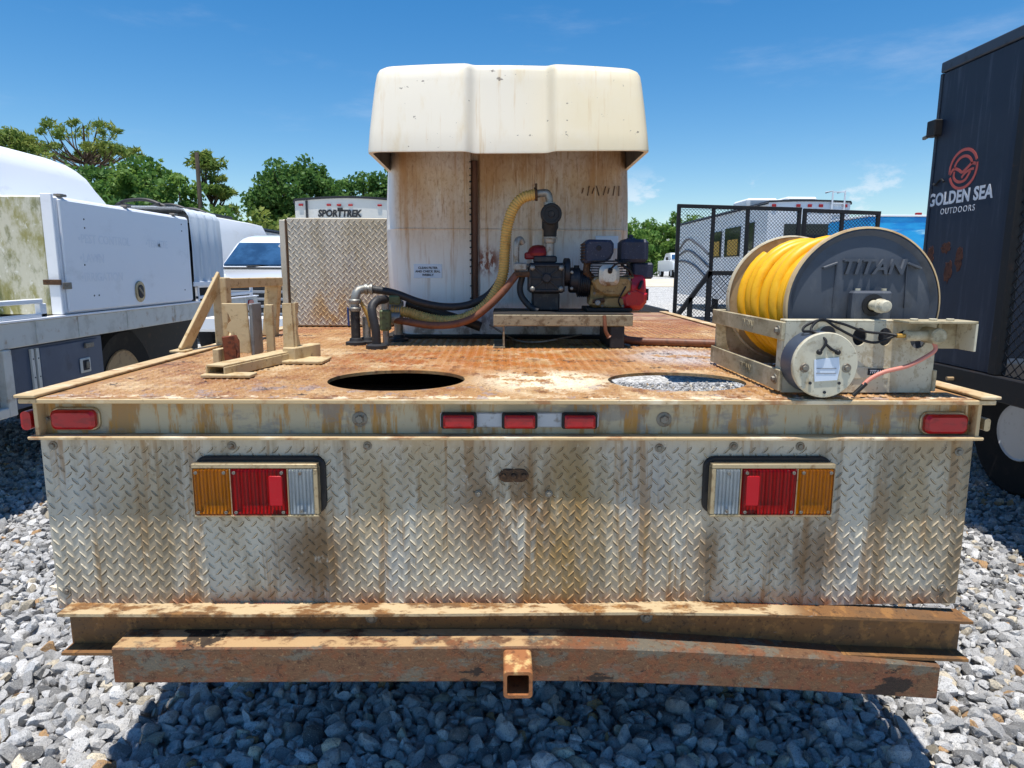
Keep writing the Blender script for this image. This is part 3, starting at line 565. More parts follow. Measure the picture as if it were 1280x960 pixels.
mb.grid(rows, True); mb.add(rows[0], [tuple(range(6))]); mb.add(rows[-1], [tuple(range(6))]); mb.build('bumper_tube', 'bumper_tube', tk, 25)
mb = MB(); cx, cz = 0.040, 0.474
o4 = obround(cx, cz, 0.074, 0.074, 0.010, 3); i4 = obround(cx, cz, 0.055, 0.055, 0.005, 3); k_ = len(o4)
mb.grid([[XZ(*p, 1.9) for p in o4], [XZ(*p, 1.562) for p in o4], [XZ(cx+(p[0]-cx)*0.97, cz+(p[1]-cz)*0.97, 1.559) for p in o4], [XZ(*p, 1.559) for p in i4], [XZ(*p, 1.9) for p in i4]], True)
mb.add([XZ(*p, 1.88) for p in i4], [tuple(range(k_))]); mb.build('hitch_receiver', 'receiver', tk, 30)
for x in (-0.36, 0.40):
    bolt(tk, 'bolt', (x, 1.755, 0.552), (0, -1, 0), 0.010); bolt(tk, 'bolt', (x, 1.735, 0.479), (0, 0, 1), 0.010)
# under the deck
for x in (-0.43, 0.40): B('frame_rail', 'dark_steel', tk, x-0.04, x+0.04, 1.80, 8.2, 0.80, 1.02, 0.006)
for y in (2.95, 3.55, 4.1, 4.65, 5.2): B('cross_member', 'dark_steel', tk, XL+0.03, XR-0.03, y, y+0.07, 1.06, ZD-0.0105, 0.004)
B('frame_rail', 'dark_steel', tk, 0.30, 0.345, 1.79, 2.42, 1.04, ZD-0.011, 0.003)
B('hole_sun_blocker', 'dark_steel', tk, 0.05, 1.0, 1.82, 2.5, 0.70, 0.72, 0.004); B('hole_sun_blocker', 'dark_steel', tk, -1.0, -0.02, 1.82, 2.6, 0.78, 0.80, 0.004)  # unseen plates added below the deck holes to stop sun spots on the ground
B('underbody_box', 'dark_steel', tk, -1.16, -0.12, 2.62, 3.35, 0.62, 1.055, 0.01)
for x in (-1.10, 1.13):
    B('mud_flap', 'rubber', tk, x-0.13, x+0.13, 2.62, 2.63, 0.30, 1.05, 0.003)
    s_ = 1 if x > 0 else -1
    for dx in (0, -0.30): wheel(tk, (x+0.02*s_+dx*s_, 3.15, 0.42), 0.42, 0.24, s_)
MB().cyl((-1.0, 3.15, 0.42), (1.0, 3.15, 0.42), 0.07, 16).build('axle', 'dark_steel', tk)
# hidden behind the tank: the cab
cb = thing_cab = MB().prism([(6.3, 0.85), (6.3, 2.15), (6.5, 2.25), (7.5, 2.25), (8.05, 1.55), (8.15, 0.85)], -0.82, 0.86, YZ).build('cab', 'white_paint', tk, 0)
B('rear_window', 'glass_dark', cb, -0.5, 0.55, 6.292, 6.31, 1.55, 2.05, 0.02)
for x, s_ in ((-0.80, -1), (0.84, 1)): wheel(tk, (x, 7.4, 0.42), 0.42, 0.24, s_)

# ------------------------------------------------------------------ toolbox on the bed
tb = thing('diamond_plate_toolbox', 'tall aluminium diamond plate box standing on the deck beside the tank', 'toolbox', (-0.95, 3.92, ZD))
bx_ = B('box_body', 'plate_alu', tb, -1.235, -0.64, 3.93, 4.45, ZD+0.006, 1.772, 0.006)
fp_ = B('front_plate', 'plate_alu', tb, -1.205, -0.642, 3.918, 3.9295, ZD+0.010, 1.779, 0.003)
GR = MB(); lugs(MB(), -1.203, -0.645, ZD+0.015, 1.776, lambda u, v, w: (u, 3.918-w, v), grime_shade=GR).build('tread_pattern', 'plate_alu', fp_, 0, 'stuff'); GR.build('tread_grime_shade', 'grime_shade', fp_, 0, 'stuff')
B('side_strip', 'plate_alu', tb, -1.248, -1.216, 3.912, 3.929, ZD+0.006, 1.768, 0.003)
MB().cyl((-1.2105, 3.916, ZD+0.02), (-1.2105, 3.916, 1.77), 0.005, 8).build('hinge', 'rust_plate', tb)

# ------------------------------------------------------------------ spray tank with hood
tank = thing('spray_tank', 'stained white poly tank under an overhanging moulded hood', 'tank', (0.02, 3.3, ZD))
def tank_plan(z):
    t = (z-1.19)/0.9; bl = 0.022*math.sin(min(max(t, 0), 1)*PI)
    if z < 1.32: bl -= 0.03*(1.32-z)/0.13
    L, Rr = -0.552-bl, 0.598+bl*0.8
    pts = [(L-0.04, 4.6), (L-0.015, 3.7), (L, 3.46), (L+0.022, 3.385), (L+0.055, 3.325), (L+0.085, 3.303), (L+0.115, 3.298), (-0.30, 3.298), (-0.165, 3.298), (-0.152, 3.305), (-0.148, 3.335), (-0.118, 3.335), (-0.108, 3.322), (0.03, 3.318), (0.14, 3.318), (0.150, 3.312), (0.27, 3.310), (0.285, 3.318), (Rr-0.09, 3.318), (Rr-0.05, 3.330), (Rr-0.018, 3.37), (Rr, 3.44), (Rr+0.02, 3.8), (Rr+0.04, 4.6)]
    return [(x, y, z) for x, y in pts]
zs = [1.185, 1.20, 1.26, 1.34, 1.42, 1.52, 1.62, 1.683, 1.688, 1.693, 1.76, 1.86, 1.96, 2.08]
rows = []
for z in zs:
    r_ = tank_plan(z)
    if abs(z-1.688) < 1e-4: r_ = [(x, y-0.004, z) for x, y, z in r_]
    rows.append(r_)
mb = MB().grid(rows); mb.add(rows[0], [tuple(range(len(rows[0])))]); mb.add(rows[-1], [tuple(range(len(rows[-1])))])
mb.add([rows[0][0], rows[0][-1], rows[-1][-1], rows[-1][0]], [(0, 1, 2, 3)]); mb.build('tank_body', 'tank_poly', tank, 30)
# hood: loft of plan outlines
def hood_outline(e, y0, y1, X0, X1, dip):
    pts = []
    f = lambda x: y0+dip*(1/(1+math.exp(-(x+0.135)/0.0075)))*(1/(1+math.exp((x-0.195)/0.0075)))
    for k in range(7): pts.append((X0-0.03*(1-k/7), y1-(y1-y0-0.05)*k/7))
    for k in range(5): a = R(180+90*k/5); pts.append((X0+0.045+0.045*math.cos(a), y0+0.045+0.045*math.sin(a)))
    nx = 120
    for k in range(nx+1): x = X0+0.045+(X1-X0-0.09)*k/nx; pts.append((x, f(x)))
    for k in range(1, 6): a = R(270+90*k/5); pts.append((X1-0.045+0.045*math.cos(a), y0+0.045+0.045*math.sin(a)))
    for k in range(1, 8): pts.append((X1+0.03*(k/7), y0+0.05+(y1-y0-0.05)*k/7))
    return pts
hl = []
def lobe_z(x): # crown of the two lobes, lower in the middle
    return 0.022*(1-((x-0.02)/0.55)**2)
for (z, y0, X0, X1, dp, kz) in ((1.962, 2.850, -0.546, 0.592, 0.050, 0.0), (1.970, 2.850, -0.547, 0.593, 0.050, 0.0), (2.05, 2.868, -0.542, 0.588, 0.050, 0.1), (2.15, 2.893, -0.533, 0.579, 0.048, 0.3), (2.245, 2.919, -0.523, 0.569, 0.046, 0.8), (2.282, 2.931, -0.517, 0.563, 0.042, 1), (2.298, 2.941, -0.509, 0.555, 0.038, 1), (2.307, 2.956, -0.496, 0.542, 0.030, 1), (2.311, 2.98, -0.475, 0.52, 0.02, 1), (2.313, 3.10, -0.38, 0.42, 0.006, 1), (2.322, 3.3, -0.2, 0.24, 0.0, 1)):
    ol = hood_outline(0, y0, 4.75-max(0, (z-2.28))*3, X0, X1, dp)
    hl.append([(x, y, z+lobe_z(x)*kz+(0.012*(x+0.55)/1.1 if z < 1.98 else 0)) for x, y in ol])
mb = MB().grid(hl); mb.add(hl[-1], [tuple(range(len(hl[-1])))])
# inner skin and lip make the shell thick
inn = [[(0.02+(x-0.02)*0.972, y+0.014, z+(0.0 if i == 0 else 0)) for x, y, z in r_] for i, r_ in enumerate(hl[:6])]
mb.grid([hl[0], inn[0]]); hood = mb.build('hood', 'hood_poly', tank, 50, recalc=False)
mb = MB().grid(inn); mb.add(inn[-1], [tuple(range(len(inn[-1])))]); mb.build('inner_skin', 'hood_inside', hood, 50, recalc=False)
MB().cyl((-0.133, 3.318, 1.33), (-0.133, 3.318, 2.0), 0.0145, 12).build('sight_tube', 'strap_brown', tank)
for k in range(22):
    z = 1.36+0.030*k
    if random.random() < 0.85: MB().box(-0.158, -0.150+0.004*random.random(), 3.296, 3.2985, z, z+0.003+0.006*random.random()).build('gauge_mark', 'ink', tank, 0)
for k, (x, a, L_) in enumerate(((0.375, 0.3, 0.025), (0.402, 0.15, 0.045), (0.424, 0.35, 0.028), (0.446, -0.3, 0.045), (0.478, 0.25, 0.040), (0.497, 0.2, 0.026), (0.522, 0.15, 0.044), (0.546, 0.0, 0.046))):
    MB().bar((x-a*L_/2, 3.3165, 1.868-L_/2), (x+a*L_/2, 3.3165, 1.868+L_/2), 0.004, 0.005, (0, 1, 0)).build('marker_stroke', 'rust_plate', tank, 0)
lab = B('label', 'label', tank, -0.424, -0.290, 3.2955, 3.2985, 1.458, 1.524, 0.001)
for k, t_ in enumerate(('CLEAN FILTER', 'AND CHECK SEAL', 'WEEKLY')):
    text('lettering', t_, 0.0145, 'ink', lab, (-0.357, 3.2945, 1.506-0.0165*k), (1, 0, 0), (0, 0, 1), 0.0004, 0.0004)
B('label', 'label', tank, 0.44, 0.55, 3.312, 3.317, 1.60, 1.66, 0.002)
B('base_frame', 'dark_steel', tank, -0.56, 0.60, 3.26, 4.6, ZD+0.003, 1.19, 0.004)

# ------------------------------------------------------------------ pump stand, pump, engine
st = thing('pump_stand', 'weathered steel stand carrying the pump and engine in front of tank', 'stand', (0.25, 2.9, ZD))
B('top_plate', 'dark_steel', st, -0.042, 0.55, 2.872, 3.24, 1.314, 1.320, 0.002)
B('front_apron', 'stand', st, -0.040, 0.548, 2.868, 2.880, 1.266, 1.3135, 0.003)
mb = MB(); mb.box(-0.038, 0.006, 2.872, 3.2, 1.262, 1.268, 0.001); mb.box(0.000, 0.008, 2.872, 3.2, ZD+0.008, 1.262, 0.001); mb.box(-0.040, 0.010, 2.868, 3.2, ZD+0.002, ZD+0.008, 0.001); mb.build('leg', 'stand', st)
mb = MB(); mb.box(0.455, 0.515, 2.876, 3.2, ZD+0.002, 1.266, 0.003); mb.build('leg', 'pump_black', st)
B('tray_edge', 'stand', st, 0.551, 0.66, 3.04, 3.06, 1.313, 1.3195, 0.001)
pp = thing('diaphragm_pump', 'black diaphragm pump with red cap and round strainer above', 'pump', (0.19, 3.05, 1.32))
b_ = B('pump_body', 'pump_black', pp, 0.110, 0.270, 3.00, 3.14, 1.40, 1.53, 0.010)
cxp, czp = 0.190, 1.464
for k in range(8):
    a = 2*PI*k/8; MB().bar((cxp, 2.998, czp), (cxp+0.068*math.cos(a)/max(abs(math.cos(a)), abs(math.sin(a))), 2.998, czp+0.056*math.sin(a)/max(abs(math.cos(a)), abs(math.sin(a)))), 0.007, 0.012, (0, 1, 0), 0.001).build('rib', 'pump_black', b_)
MB().lathe([(0.022, 0), (0.022, 0.012), (0.016, 0.018), (0, 0.018)], (cxp, 3.0, czp), (0, -1, 0), 20).build('hub', 'pump_black', b_)
mb = MB(); mb.box(0.112, 0.268, 2.988, 3.002, 1.405, 1.415, 0.002); mb.box(0.112, 0.268, 2.988, 3.002, 1.513, 1.523, 0.002); mb.box(0.112, 0.122, 2.988, 3.002, 1.4155, 1.5125, 0.002); mb.box(0.258, 0.268, 2.988, 3.002, 1.4155, 1.5125, 0.002); mb.build('rim_frame', 'pump_black', b_)
for x in (0.128, 0.252):
    for z in (1.418, 1.508): MB().lathe([(0.011, 0), (0.011, 0.012), (0.006, 0.017), (0, 0.018)], (x, 2.990, z), (0, -1, 0), 12).build('bolt_head', 'galv', b_)
B('head_block', 'pump_black', pp, 0.135, 0.235, 3.01, 3.12, 1.530, 1.560, 0.006)
B('feet', 'pump_black', pp, 0.13, 0.25, 3.02, 3.12, 1.321, 1.402, 0.006)
MB().lathe([(0.0, 0), (0.045, 0), (0.048, 0.012), (0.040, 0.032), (0.024, 0.045), (0, 0.048)], (0.155, 3.06, 1.560), (0, 0, 1), 24).build('red_cap', 'pump_red', pp)
B('cap_port', 'pump_red', pp, 0.095, 0.14, 3.03, 3.09, 1.545, 1.575, 0.006)
MB().cyl((0.268, 3.06, 1.49), (0.295, 3.06, 1.49), 0.062, 24, 0.004).build('flange', 'pump_black', pp)
gr = MB().lathe([(0.050, 0), (0.056, 0.006), (0.056, 0.045), (0.050, 0.05)], (0.292, 3.06, 1.455), (1, 0, 0), 28).build('gear_housing', 'pump_black', pp)
for k in range(6): MB().lathe([(0.052, 0), (0.060, 0.001), (0.060, 0.004), (0.052, 0.005)], (0.330+0.0085*k, 3.06, 1.440), (1, 0, 0), 24).build('cooling_fin', 'pump_black', gr)
MB().lathe([(0.050, 0), (0.050, 0.055)], (0.328, 3.06, 1.440), (1, 0, 0), 20).build('coupling', 'pump_black', gr)
MB().cyl((0.325, 3.05, 1.49), (0.325, 3.05, 1.52), 0.012, 10).build('breather', 'black_plastic', gr)
mb = MB(); mb.tube(spline([(0.060, 3.02, 1.50), (0.058, 3.02, 1.56), (0.060, 3.02, 1.615), (0.074, 3.03, 1.630), (0.086, 3.04, 1.612)], 6), 0.014, 10); mb.box(0.045, 0.105, 2.99, 3.05, 1.495, 1.53, 0.006); mb.cyl((0.06, 3.02, 1.515), (0.115, 3.02, 1.515), 0.012, 10); mb.build('manifold', 'galv', pp)
B('control_valve', 'rust_plate', pp, 0.05, 0.12, 2.985, 3.04, 1.468, 1.494, 0.006)
MB().cyl((0.205, 3.04, 1.555), (0.205, 3.04, 1.615), 0.020, 16, 0.002).build('riser_pipe', 'galv', pp)
MB().lathe([(0.024, 0), (0.026, 0.003), (0.026, 0.015), (0.030, 0.018), (0.030, 0.026), (0.022, 0.028)], (0.205, 3.04, 1.615), (0, 0, 1), 16).build('pipe_union', 'galv', pp)
sn = MB().lathe([(0.024, 0), (0.029, 0.006), (0.029, 0.028), (0.036, 0.04), (0.036, 0.10), (0.028, 0.112), (0.028, 0.135)], (0.205, 3.04, 1.640), (0, 0, 1), 20).build('strainer_body', 'black_plastic', pp)
MB().lathe([(0.030, 0), (0.030, 0.03), (0.045, 0.032), (0.045, 0.052), (0.041, 0.056), (0.034, 0.056), (0.033, 0.050), (0.015, 0.050), (0.013, 0.053), (0, 0.053)], (0.203, 3.035, 1.735), (0.06, -1, 0), 28).build('strainer_cap', 'black_plastic', sn)
MB().lathe([(0.026, 0), (0.026, 0.012), (0.018, 0.014)], (0.200, 3.04, 1.775), (0, 0, 1), 12).build('pipe_nut', 'galv', pp)
MB().tube(spline([(0.200, 3.04, 1.78), (0.199, 3.04, 1.806), (0.190, 3.04, 1.825), (0.165, 3.04, 1.826), (0.135, 3.042, 1.820)], 6), 0.0165, 12).build('elbow', 'galv', pp)
mb = MB(); mb.lathe([(0.027, -0.006), (0.029, -0.005), (0.029, 0.005), (0.027, 0.006)], (0.142, 3.041, 1.822), (1, 0, 0.1), 16); mb.box(0.137, 0.147, 3.03, 3.042, 1.845, 1.866, 0.002); mb.build('hose_clamp', 'rust_plate', pp)
en = thing('gasoline_engine', 'small engine with red recoil housing and dark blue muffler and filter', 'engine', (0.49, 3.05, 1.32))
ccs = B('crankcase', 'engine_tan', en, 0.385, 0.555, 3.00, 3.16, 1.335, 1.450, 0.016)
mb = MB().prism([(0.385, 1.452), (0.40, 1.415), (0.44, 1.392), (0.52, 1.386), (0.552, 1.412), (0.556, 1.452), (0.545, 1.47), (0.40, 1.47)], 3.10, 2.965, XZ, 0.008); mb.build('cylinder_head', 'engine_tan', en)
MB().prism([(0.372, 1.352), (0.45, 1.338), (0.54, 1.338), (0.545, 1.375), (0.50, 1.383), (0.38, 1.378)], 3.0, 2.975, XZ, 0.004).build('sump', 'engine_tan', en)
B('engine_base', 'dark_steel', en, 0.365, 0.560, 2.95, 3.18, 1.321, 1.337, 0.003)
MB().prism(obround(0.457, 1.478, 0.088, 0.088, 0.026), 3.0, 2.945, XZ, 0.016).build('valve_cover', 'engine_silver', en)
for k in range(7): B('cooling_fin', 'pump_black', en, 0.385, 0.545, 2.975, 3.13, 1.470+0.011*k, 1.475+0.011*k, 0.001)
mu = MB().prism([(0.350, 1.540), (0.358, 1.528), (0.44, 1.532), (0.466, 1.548), (0.478, 1.575), (0.478, 1.612), (0.465, 1.628), (0.37, 1.630), (0.352, 1.615)], 3.12, 2.985, XZ, 0.010).build('muffler', 'engine_navy', en)
MB().lathe([(0.011, 0), (0.011, 0.004), (0.0085, 0.005), (0.008, 0.001), (0, 0.001)], (0.412, 2.985, 1.593), (0, -1, 0), 14).build('exhaust_port', 'ink', mu)
for k in range(6): MB().bar((0.349, 2.98, 1.545+0.013*k), (0.349, 3.11, 1.545+0.013*k), 0.006, 0.006, b=0.001).build('louvre', 'rust_plate', mu)
MB().tube([(0.37, 3.03, 1.535), (0.365, 3.02, 1.49), (0.40, 3.03, 1.455)], 0.017, 10).build('exhaust_pipe', 'rust_plate', en)
ac = B('air_cleaner', 'engine_navy', en, 0.512, 0.628, 2.98, 3.12, 1.533, 1.632, 0.014)
MB().lathe([(0.02, 0), (0.02, 0.006), (0.008, 0.010), (0.010, 0.02), (0, 0.022)], (0.56, 3.04, 1.631), (0, 0, 1), 14).build('wing_nut', 'engine_navy', ac)
B('filter_base', 'engine_navy', en, 0.565, 0.655, 3.0, 3.12, 1.462, 1.532, 0.008)
B('carburettor', 'engine_tan', en, 0.525, 0.572, 2.985, 3.05, 1.425, 1.478, 0.008)
MB().tube(spline([(0.50, 2.98, 1.54), (0.52, 2.965, 1.515), (0.545, 2.965, 1.50), (0.56, 2.975, 1.475)], 5), 0.006, 8).build('fuel_line', 'wire_black', en)
MB().tube(spline([(0.485, 2.985, 1.545), (0.505, 2.965, 1.53), (0.53, 2.965, 1.528), (0.55, 2.98, 1.50)], 5), 0.004, 8).build('throttle_wire', 'black_plastic', en)
rc = MB().lathe([(0.0, 0), (0.03, 0), (0.05, 0.006), (0.082, 0.012), (0.090, 0.025), (0.092, 0.075), (0.085, 0.08)], (0.632, 3.06, 1.412), (-1, 0, 0), 32).build('recoil_housing', 'engine_red', en)
for k in range(5): B('housing_slot', 'ink', rc, 0.6285, 0.634, 2.985+0.016*k, 2.992+0.016*k, 1.37, 1.42, 0.0)
MB().prism([(0.525, 1.335), (0.60, 1.335), (0.625, 1.36), (0.628, 1.40), (0.58, 1.425), (0.535, 1.415), (0.515, 1.38)], 3.03, 2.965, XZ, 0.014).build('fuel_shroud', 'engine_red', en)
MB().cyl((0.41, 2.97, 1.36), (0.41, 2.955, 1.36), 0.012, 10, 0.002).build('drain_plug', 'galv', en)
MB().cyl((0.39, 2.98, 1.365), (0.44, 2.972, 1.372), 0.010, 10, 0.002).build('oil_filler', 'rust_plate', en)
MB().tube(spline([(0.457, 2.945, 1.50), (0.475, 2.925, 1.522), (0.50, 2.935, 1.53), (0.515, 2.97, 1.52)], 6), 0.0045, 8).build('plug_lead', 'wire_black', en)
MB().cyl((0.457, 2.95, 1.49), (0.457, 2.935, 1.505), 0.010, 10, 0.002).build('plug_cap', 'black_plastic', en)
MB().prism(obround(0.575, 1.583, 0.07, 0.03, 0.006), 2.981, 2.9785, XZ).build('filter_decal', 'engine_navy', ac)
for x, z in ((0.395, 1.46), (0.395, 1.40), (0.545, 1.46), (0.545, 1.40), (0.43, 1.345), (0.52, 1.345)): MB().lathe([(0.006, 0), (0.006, 0.005), (0.004, 0.006)], (x, 2.966, z), (0, -1, 0), 6).build('head_bolt', 'bolt', en)
MB().tube(spline([(0.53, 2.965, 1.43), (0.512, 2.955, 1.40), (0.50, 2.96, 1.37), (0.51, 2.97, 1.345)], 6), 0.0035, 8).build('fuel_line', 'wire_black', en)
MB().bar((0.60, 2.97, 1.455), (0.585, 2.955, 1.42), 0.012, 0.018, (0, 1, 0), 0.003).build('pull_handle', 'black_plastic', en)
for z in (1.425, 1.44): MB().cyl((0.548, 2.99, z), (0.548, 2.975, z), 0.007, 8, 0.001).build('carb_screw', 'brass', en)
for x, z in ((0.30, 1.49), (0.30, 1.42)): MB().lathe([(0.007, 0), (0.007, 0.006), (0.004, 0.008)], (x, 3.004, z), (0, -1, 0), 8).build('bolt_head', 'galv', gr)
mb = MB().tube(spline([(0.425, 2.86, 1.312), (0.428, 2.853, 1.275), (0.432, 2.852, 1.245), (0.446, 2.855, 1.222)], 6), [0.008]*18+[0.012]); tag(mb.build('dangling_hose_end', 'hose_brown', None), 'short pinkish hose end hanging over the stand front edge', 'hose')

# ------------------------------------------------------------------ hoses
def hose(name, pts, r, m, label, ribs=0, per=14):
    p = spline(pts, per)
    if ribs:
        L = [0]
        for a, b in zip(p, p[1:]): L.append(L[-1]+(b-a).length)
        n = int(L[-1]/ribs)*4; q = []; rr = []
        for k in range(n+1):
            d = L[-1]*k/n; i = min(max(np.searchsorted(L, d)-1, 0), len(p)-2); f_ = (d-L[i])/(L[i+1]-L[i]+1e-9)
            q.append(p[i].lerp(p[i+1], f_)); rr.append(r*(1.0 if k % 4 in (0, 1) else 0.85))
        o = MB().tube(q, rr, 14).build(name, m, None, 60)
    else: o = MB().tube(p, r, 12).build(name, m, None, 60)
    return tag(o, label, 'hose')
hose('suction_hose', [(0.140, 3.041, 1.821), (0.085, 3.045, 1.806), (0.045, 3.05, 1.762), (0.018, 3.06, 1.68), (0.008, 3.07, 1.58), (0.002, 3.07, 1.49), (-0.022, 3.06, 1.42), (-0.075, 3.05, 1.345), (-0.16, 3.05, 1.290), (-0.25, 3.06, 1.272), (-0.34, 3.07, 1.283), (-0.43, 3.08, 1.308), (-0.50, 3.08, 1.318)], 0.025, 'hose_yellow', 'tan yellow ribbed suction hose curving from strainer elbow down to floor valve', 0.0115)
hose('pressure_hose', [(0.068, 3.01, 1.49), (0.040, 2.995, 1.455), (0.0, 2.98, 1.405), (-0.06, 2.97, 1.345), (-0.13, 2.97, 1.292), (-0.22, 2.98, 1.263), (-0.32, 3.0, 1.258), (-0.42, 3.03, 1.270), (-0.50, 3.06, 1.280)], 0.016, 'hose_brown', 'smooth brown rubber hose sagging from pump to the floor valves')
hose('return_hose', [(0.012, 3.11, 1.50), (-0.02, 3.10, 1.44), (-0.075, 3.09, 1.38), (-0.16, 3.08, 1.342), (-0.26, 3.07, 1.335), (-0.37, 3.06, 1.355), (-0.48, 3.05, 1.395), (-0.565, 3.04, 1.410), (-0.60, 3.03, 1.412)], 0.017, 'hose_black', 'black rubber hose drooping across the tank front to a grey elbow')
hose('drain_hose', [(0.085, 3.03, 1.47), (0.075, 3.03, 1.42), (0.085, 3.02, 1.38), (0.12, 3.01, 1.34), (0.155, 3.0, 1.322)], 0.014, 'hose_black', 'short dark hose hooking below the pump manifold to the stand')
hose('loose_black_hose', [(-0.44, 3.15, 1.345), (-0.36, 3.14, 1.325), (-0.26, 3.13, 1.292), (-0.16, 3.13, 1.262), (-0.10, 3.13, 1.24)], 0.022, 'hose_black', 'thick flat black hose lying under the drooping hoses by the tank')
hose('thin_white_cable', [(-0.06, 3.12, 1.25), (0.05, 3.02, 1.195), (0.15, 3.0, 1.185), (0.26, 3.02, 1.20), (0.36, 3.1, 1.21)], 0.004, 'galv', 'thin pale cable trailing through the shade under the stand')
hose('deck_hose', [(0.52, 3.0, 1.200), (0.60, 3.0, 1.190), (0.70, 2.98, 1.189), (0.80, 2.95, 1.189), (0.95, 2.90, 1.189), (1.05, 2.80, 1.189), (1.08, 2.6, 1.189)], 0.018, 'hose_brown', 'dirty brown hose running along the deck from stand to the hose reel')
# standpipes
vs_ = thing('valve_standpipes', 'cluster of grey pipe elbows and green ball valves rising from the deck', 'valves', (-0.56, 2.98, ZD))
def standpipe(x, y, h, m, r=0.018):
    MB().lathe([(0.045, 0.001), (0.045, 0.014), (0.030, 0.018), (0.026, 0.03), (r*1.1, 0.032)], (x, y, ZD), (0, 0, 1), 18).build('base_flange', 'hose_black', vs_)
    return MB().cyl((x, y, ZD+0.02), (x, y, ZD+h), r, 14).build('pipe', m, vs_)
standpipe(-0.645, 3.0, 0.15, 'hose_black', 0.020); standpipe(-0.605, 3.04, 0.12, 'galv', 0.018); standpipe(-0.480, 3.15, 0.20, 'galv', 0.02)
MB().tube(spline([(-0.645, 3.0, 1.31), (-0.645, 3.0, 1.345), (-0.640, 3.0, 1.385), (-0.632, 3.01, 1.405), (-0.605, 3.03, 1.413), (-0.575, 3.035, 1.412)], 6), 0.0185, 12).build('elbow', 'galv', vs_)
for z in (1.318, 1.352): MB().lathe([(0.024, 0), (0.026, 0.004), (0.026, 0.014), (0.022, 0.018)], (-0.645, 3.0, z), (0, 0, 1), 12).build('union_nut', 'galv', vs_)
for x in (-0.60, -0.578): MB().lathe([(0.022, -0.007), (0.024, -0.005), (0.024, 0.005), (0.022, 0.007)], (x, 3.034, 1.4125), (1, 0.05, 0), 12).build('clamp', 'galv', vs_)
MB().bar((-0.672, 2.98, 1.335), (-0.668, 2.972, 1.255), 0.008, 0.010, (0, 1, 0), 0.002).build('lever', 'lever_blue', vs_)
MB().lathe([(0.045, 0.001), (0.045, 0.016), (0.028, 0.022)], (-0.527, 2.85, ZD), (0, 0, 1), 18).build('base_flange', 'hose_black', vs_)
MB().tube(spline([(-0.527, 2.85, 1.185), (-0.530, 2.85, 1.25), (-0.542, 2.855, 1.31), (-0.545, 2.87, 1.345), (-0.528, 2.90, 1.368), (-0.505, 2.96, 1.372)], 8), 0.0185, 14).build('bent_pipe', 'hose_black', vs_)
B('green_valve', 'valve_green', vs_, -0.535, -0.490, 2.97, 3.02, 1.235, 1.325, 0.006)
B('green_valve', 'valve_green', vs_, -0.505, -0.455, 3.03, 3.08, 1.345, 1.385, 0.006)
MB().cyl((-0.512, 2.995, 1.175), (-0.512, 2.995, 1.24), 0.014, 12).build('pipe', 'galv', vs_)
MB().cyl((-0.512, 2.995, 1.32), (-0.512, 2.995, 1.375), 0.017, 12).build('pipe', 'galv', vs_)
for z, y in ((1.318, 3.085), (1.285, 3.06)):
    MB().cyl((-0.535, y, z), (-0.455, y, z), 0.026, 14, 0.004).build('tee_fitting', 'galv', vs_)
MB().lathe([(0.02, 0), (0.030, 0.01), (0.030, 0.03), (0.02, 0.04)], (-0.480, 3.12, 1.325), (0, 0, 1), 14).build('union_nut', 'galv', vs_)
MB().tube(spline([(-0.63, 3.02, 1.37), (-0.61, 3.02, 1.33), (-0.595, 3.03, 1.28), (-0.60, 3.04, 1.2)], 5), 0.008, 8).build('strap', 'hose_yellow', vs_)

# ------------------------------------------------------------------ hose reel
rl = thing('hose_reel', 'tan framed electric hose reel with dark grey flange at deck corner', 'hose reel', (0.98, 1.82, ZD))
FP = MB(); plate(FP, 0.752, 1.160, 1.176, 1.366, 1.806, 1.812, [(0.866, 1.337, 0.022, 0.019), (0.953, 1.327, 0.019, 0.024), (1.022, 1.327, 0.019, 0.024), (1.112, 1.320, 0.022, 0.024)], XZ, 20)
fpl = FP.build('front_plate', 'reel_tan', rl, 20)
B('plate_flange', 'reel_tan', fpl, 0.752, 1.160, 1.806, 1.845, 1.366, 1.372, 0.002)
B('plate_flange', 'reel_tan', fpl, 0.750, 0.756, 1.8125, 1.85, 1.178, 1.365, 0.001)
B('rear_plate', 'rail_tan', rl, 0.752, 1.160, 2.395, 2.403, 1.176, 1.366, 0.002)
for x in (0.746, 1.164):
    for z0, z1 in ((1.318, 1.366), (1.180, 1.238)):
        rw = B('side_rail', 'rail_tan', rl, x-0.005, x+0.005, 1.80, 2.41, z0, z1, 0.002)
        if x < 1: text('lettering', 'TITAN', 0.034, 'rail_tan', rw, (0.7408, 2.06, (z0+z1)/2), (0, -1, 0), (0, 0, 1), 0.0008)
for z in (1.342, 1.21):
    bolt(rl, 'bolt', (0.741, 1.825, z), (-1, 0, 0), 0.008)
RC = (0.998, 1.404)
def flange(y, d, m, name):
    r_ = 0.212
    mb = MB(); mb.lathe([(r_-0.004, 0.0), (r_, 0.004), (r_, 0.012), (r_-0.006, 0.015), (r_-0.012, 0.010), (r_-0.020, 0.004), (r_-0.045, 0.008), (0.12, 0.014), (0, 0.016)], (RC[0], y, RC[1]), (0, d, 0), 72)
    return mb.build(name, m, rl, 25)
ff = flange(1.902, -1, 'reel_dark', 'front_flange')
MB().lathe([(0.2105, -0.006), (0.2155, -0.004), (0.2165, 0.006), (0.2155, 0.014), (0.2105, 0.016)], (RC[0], 1.902, RC[1]), (0, -1, 0), 72, False).build('rolled_rim', 'reel_inner', ff)
bf = flange(2.385, 1, 'reel_inner', 'rear_flange')
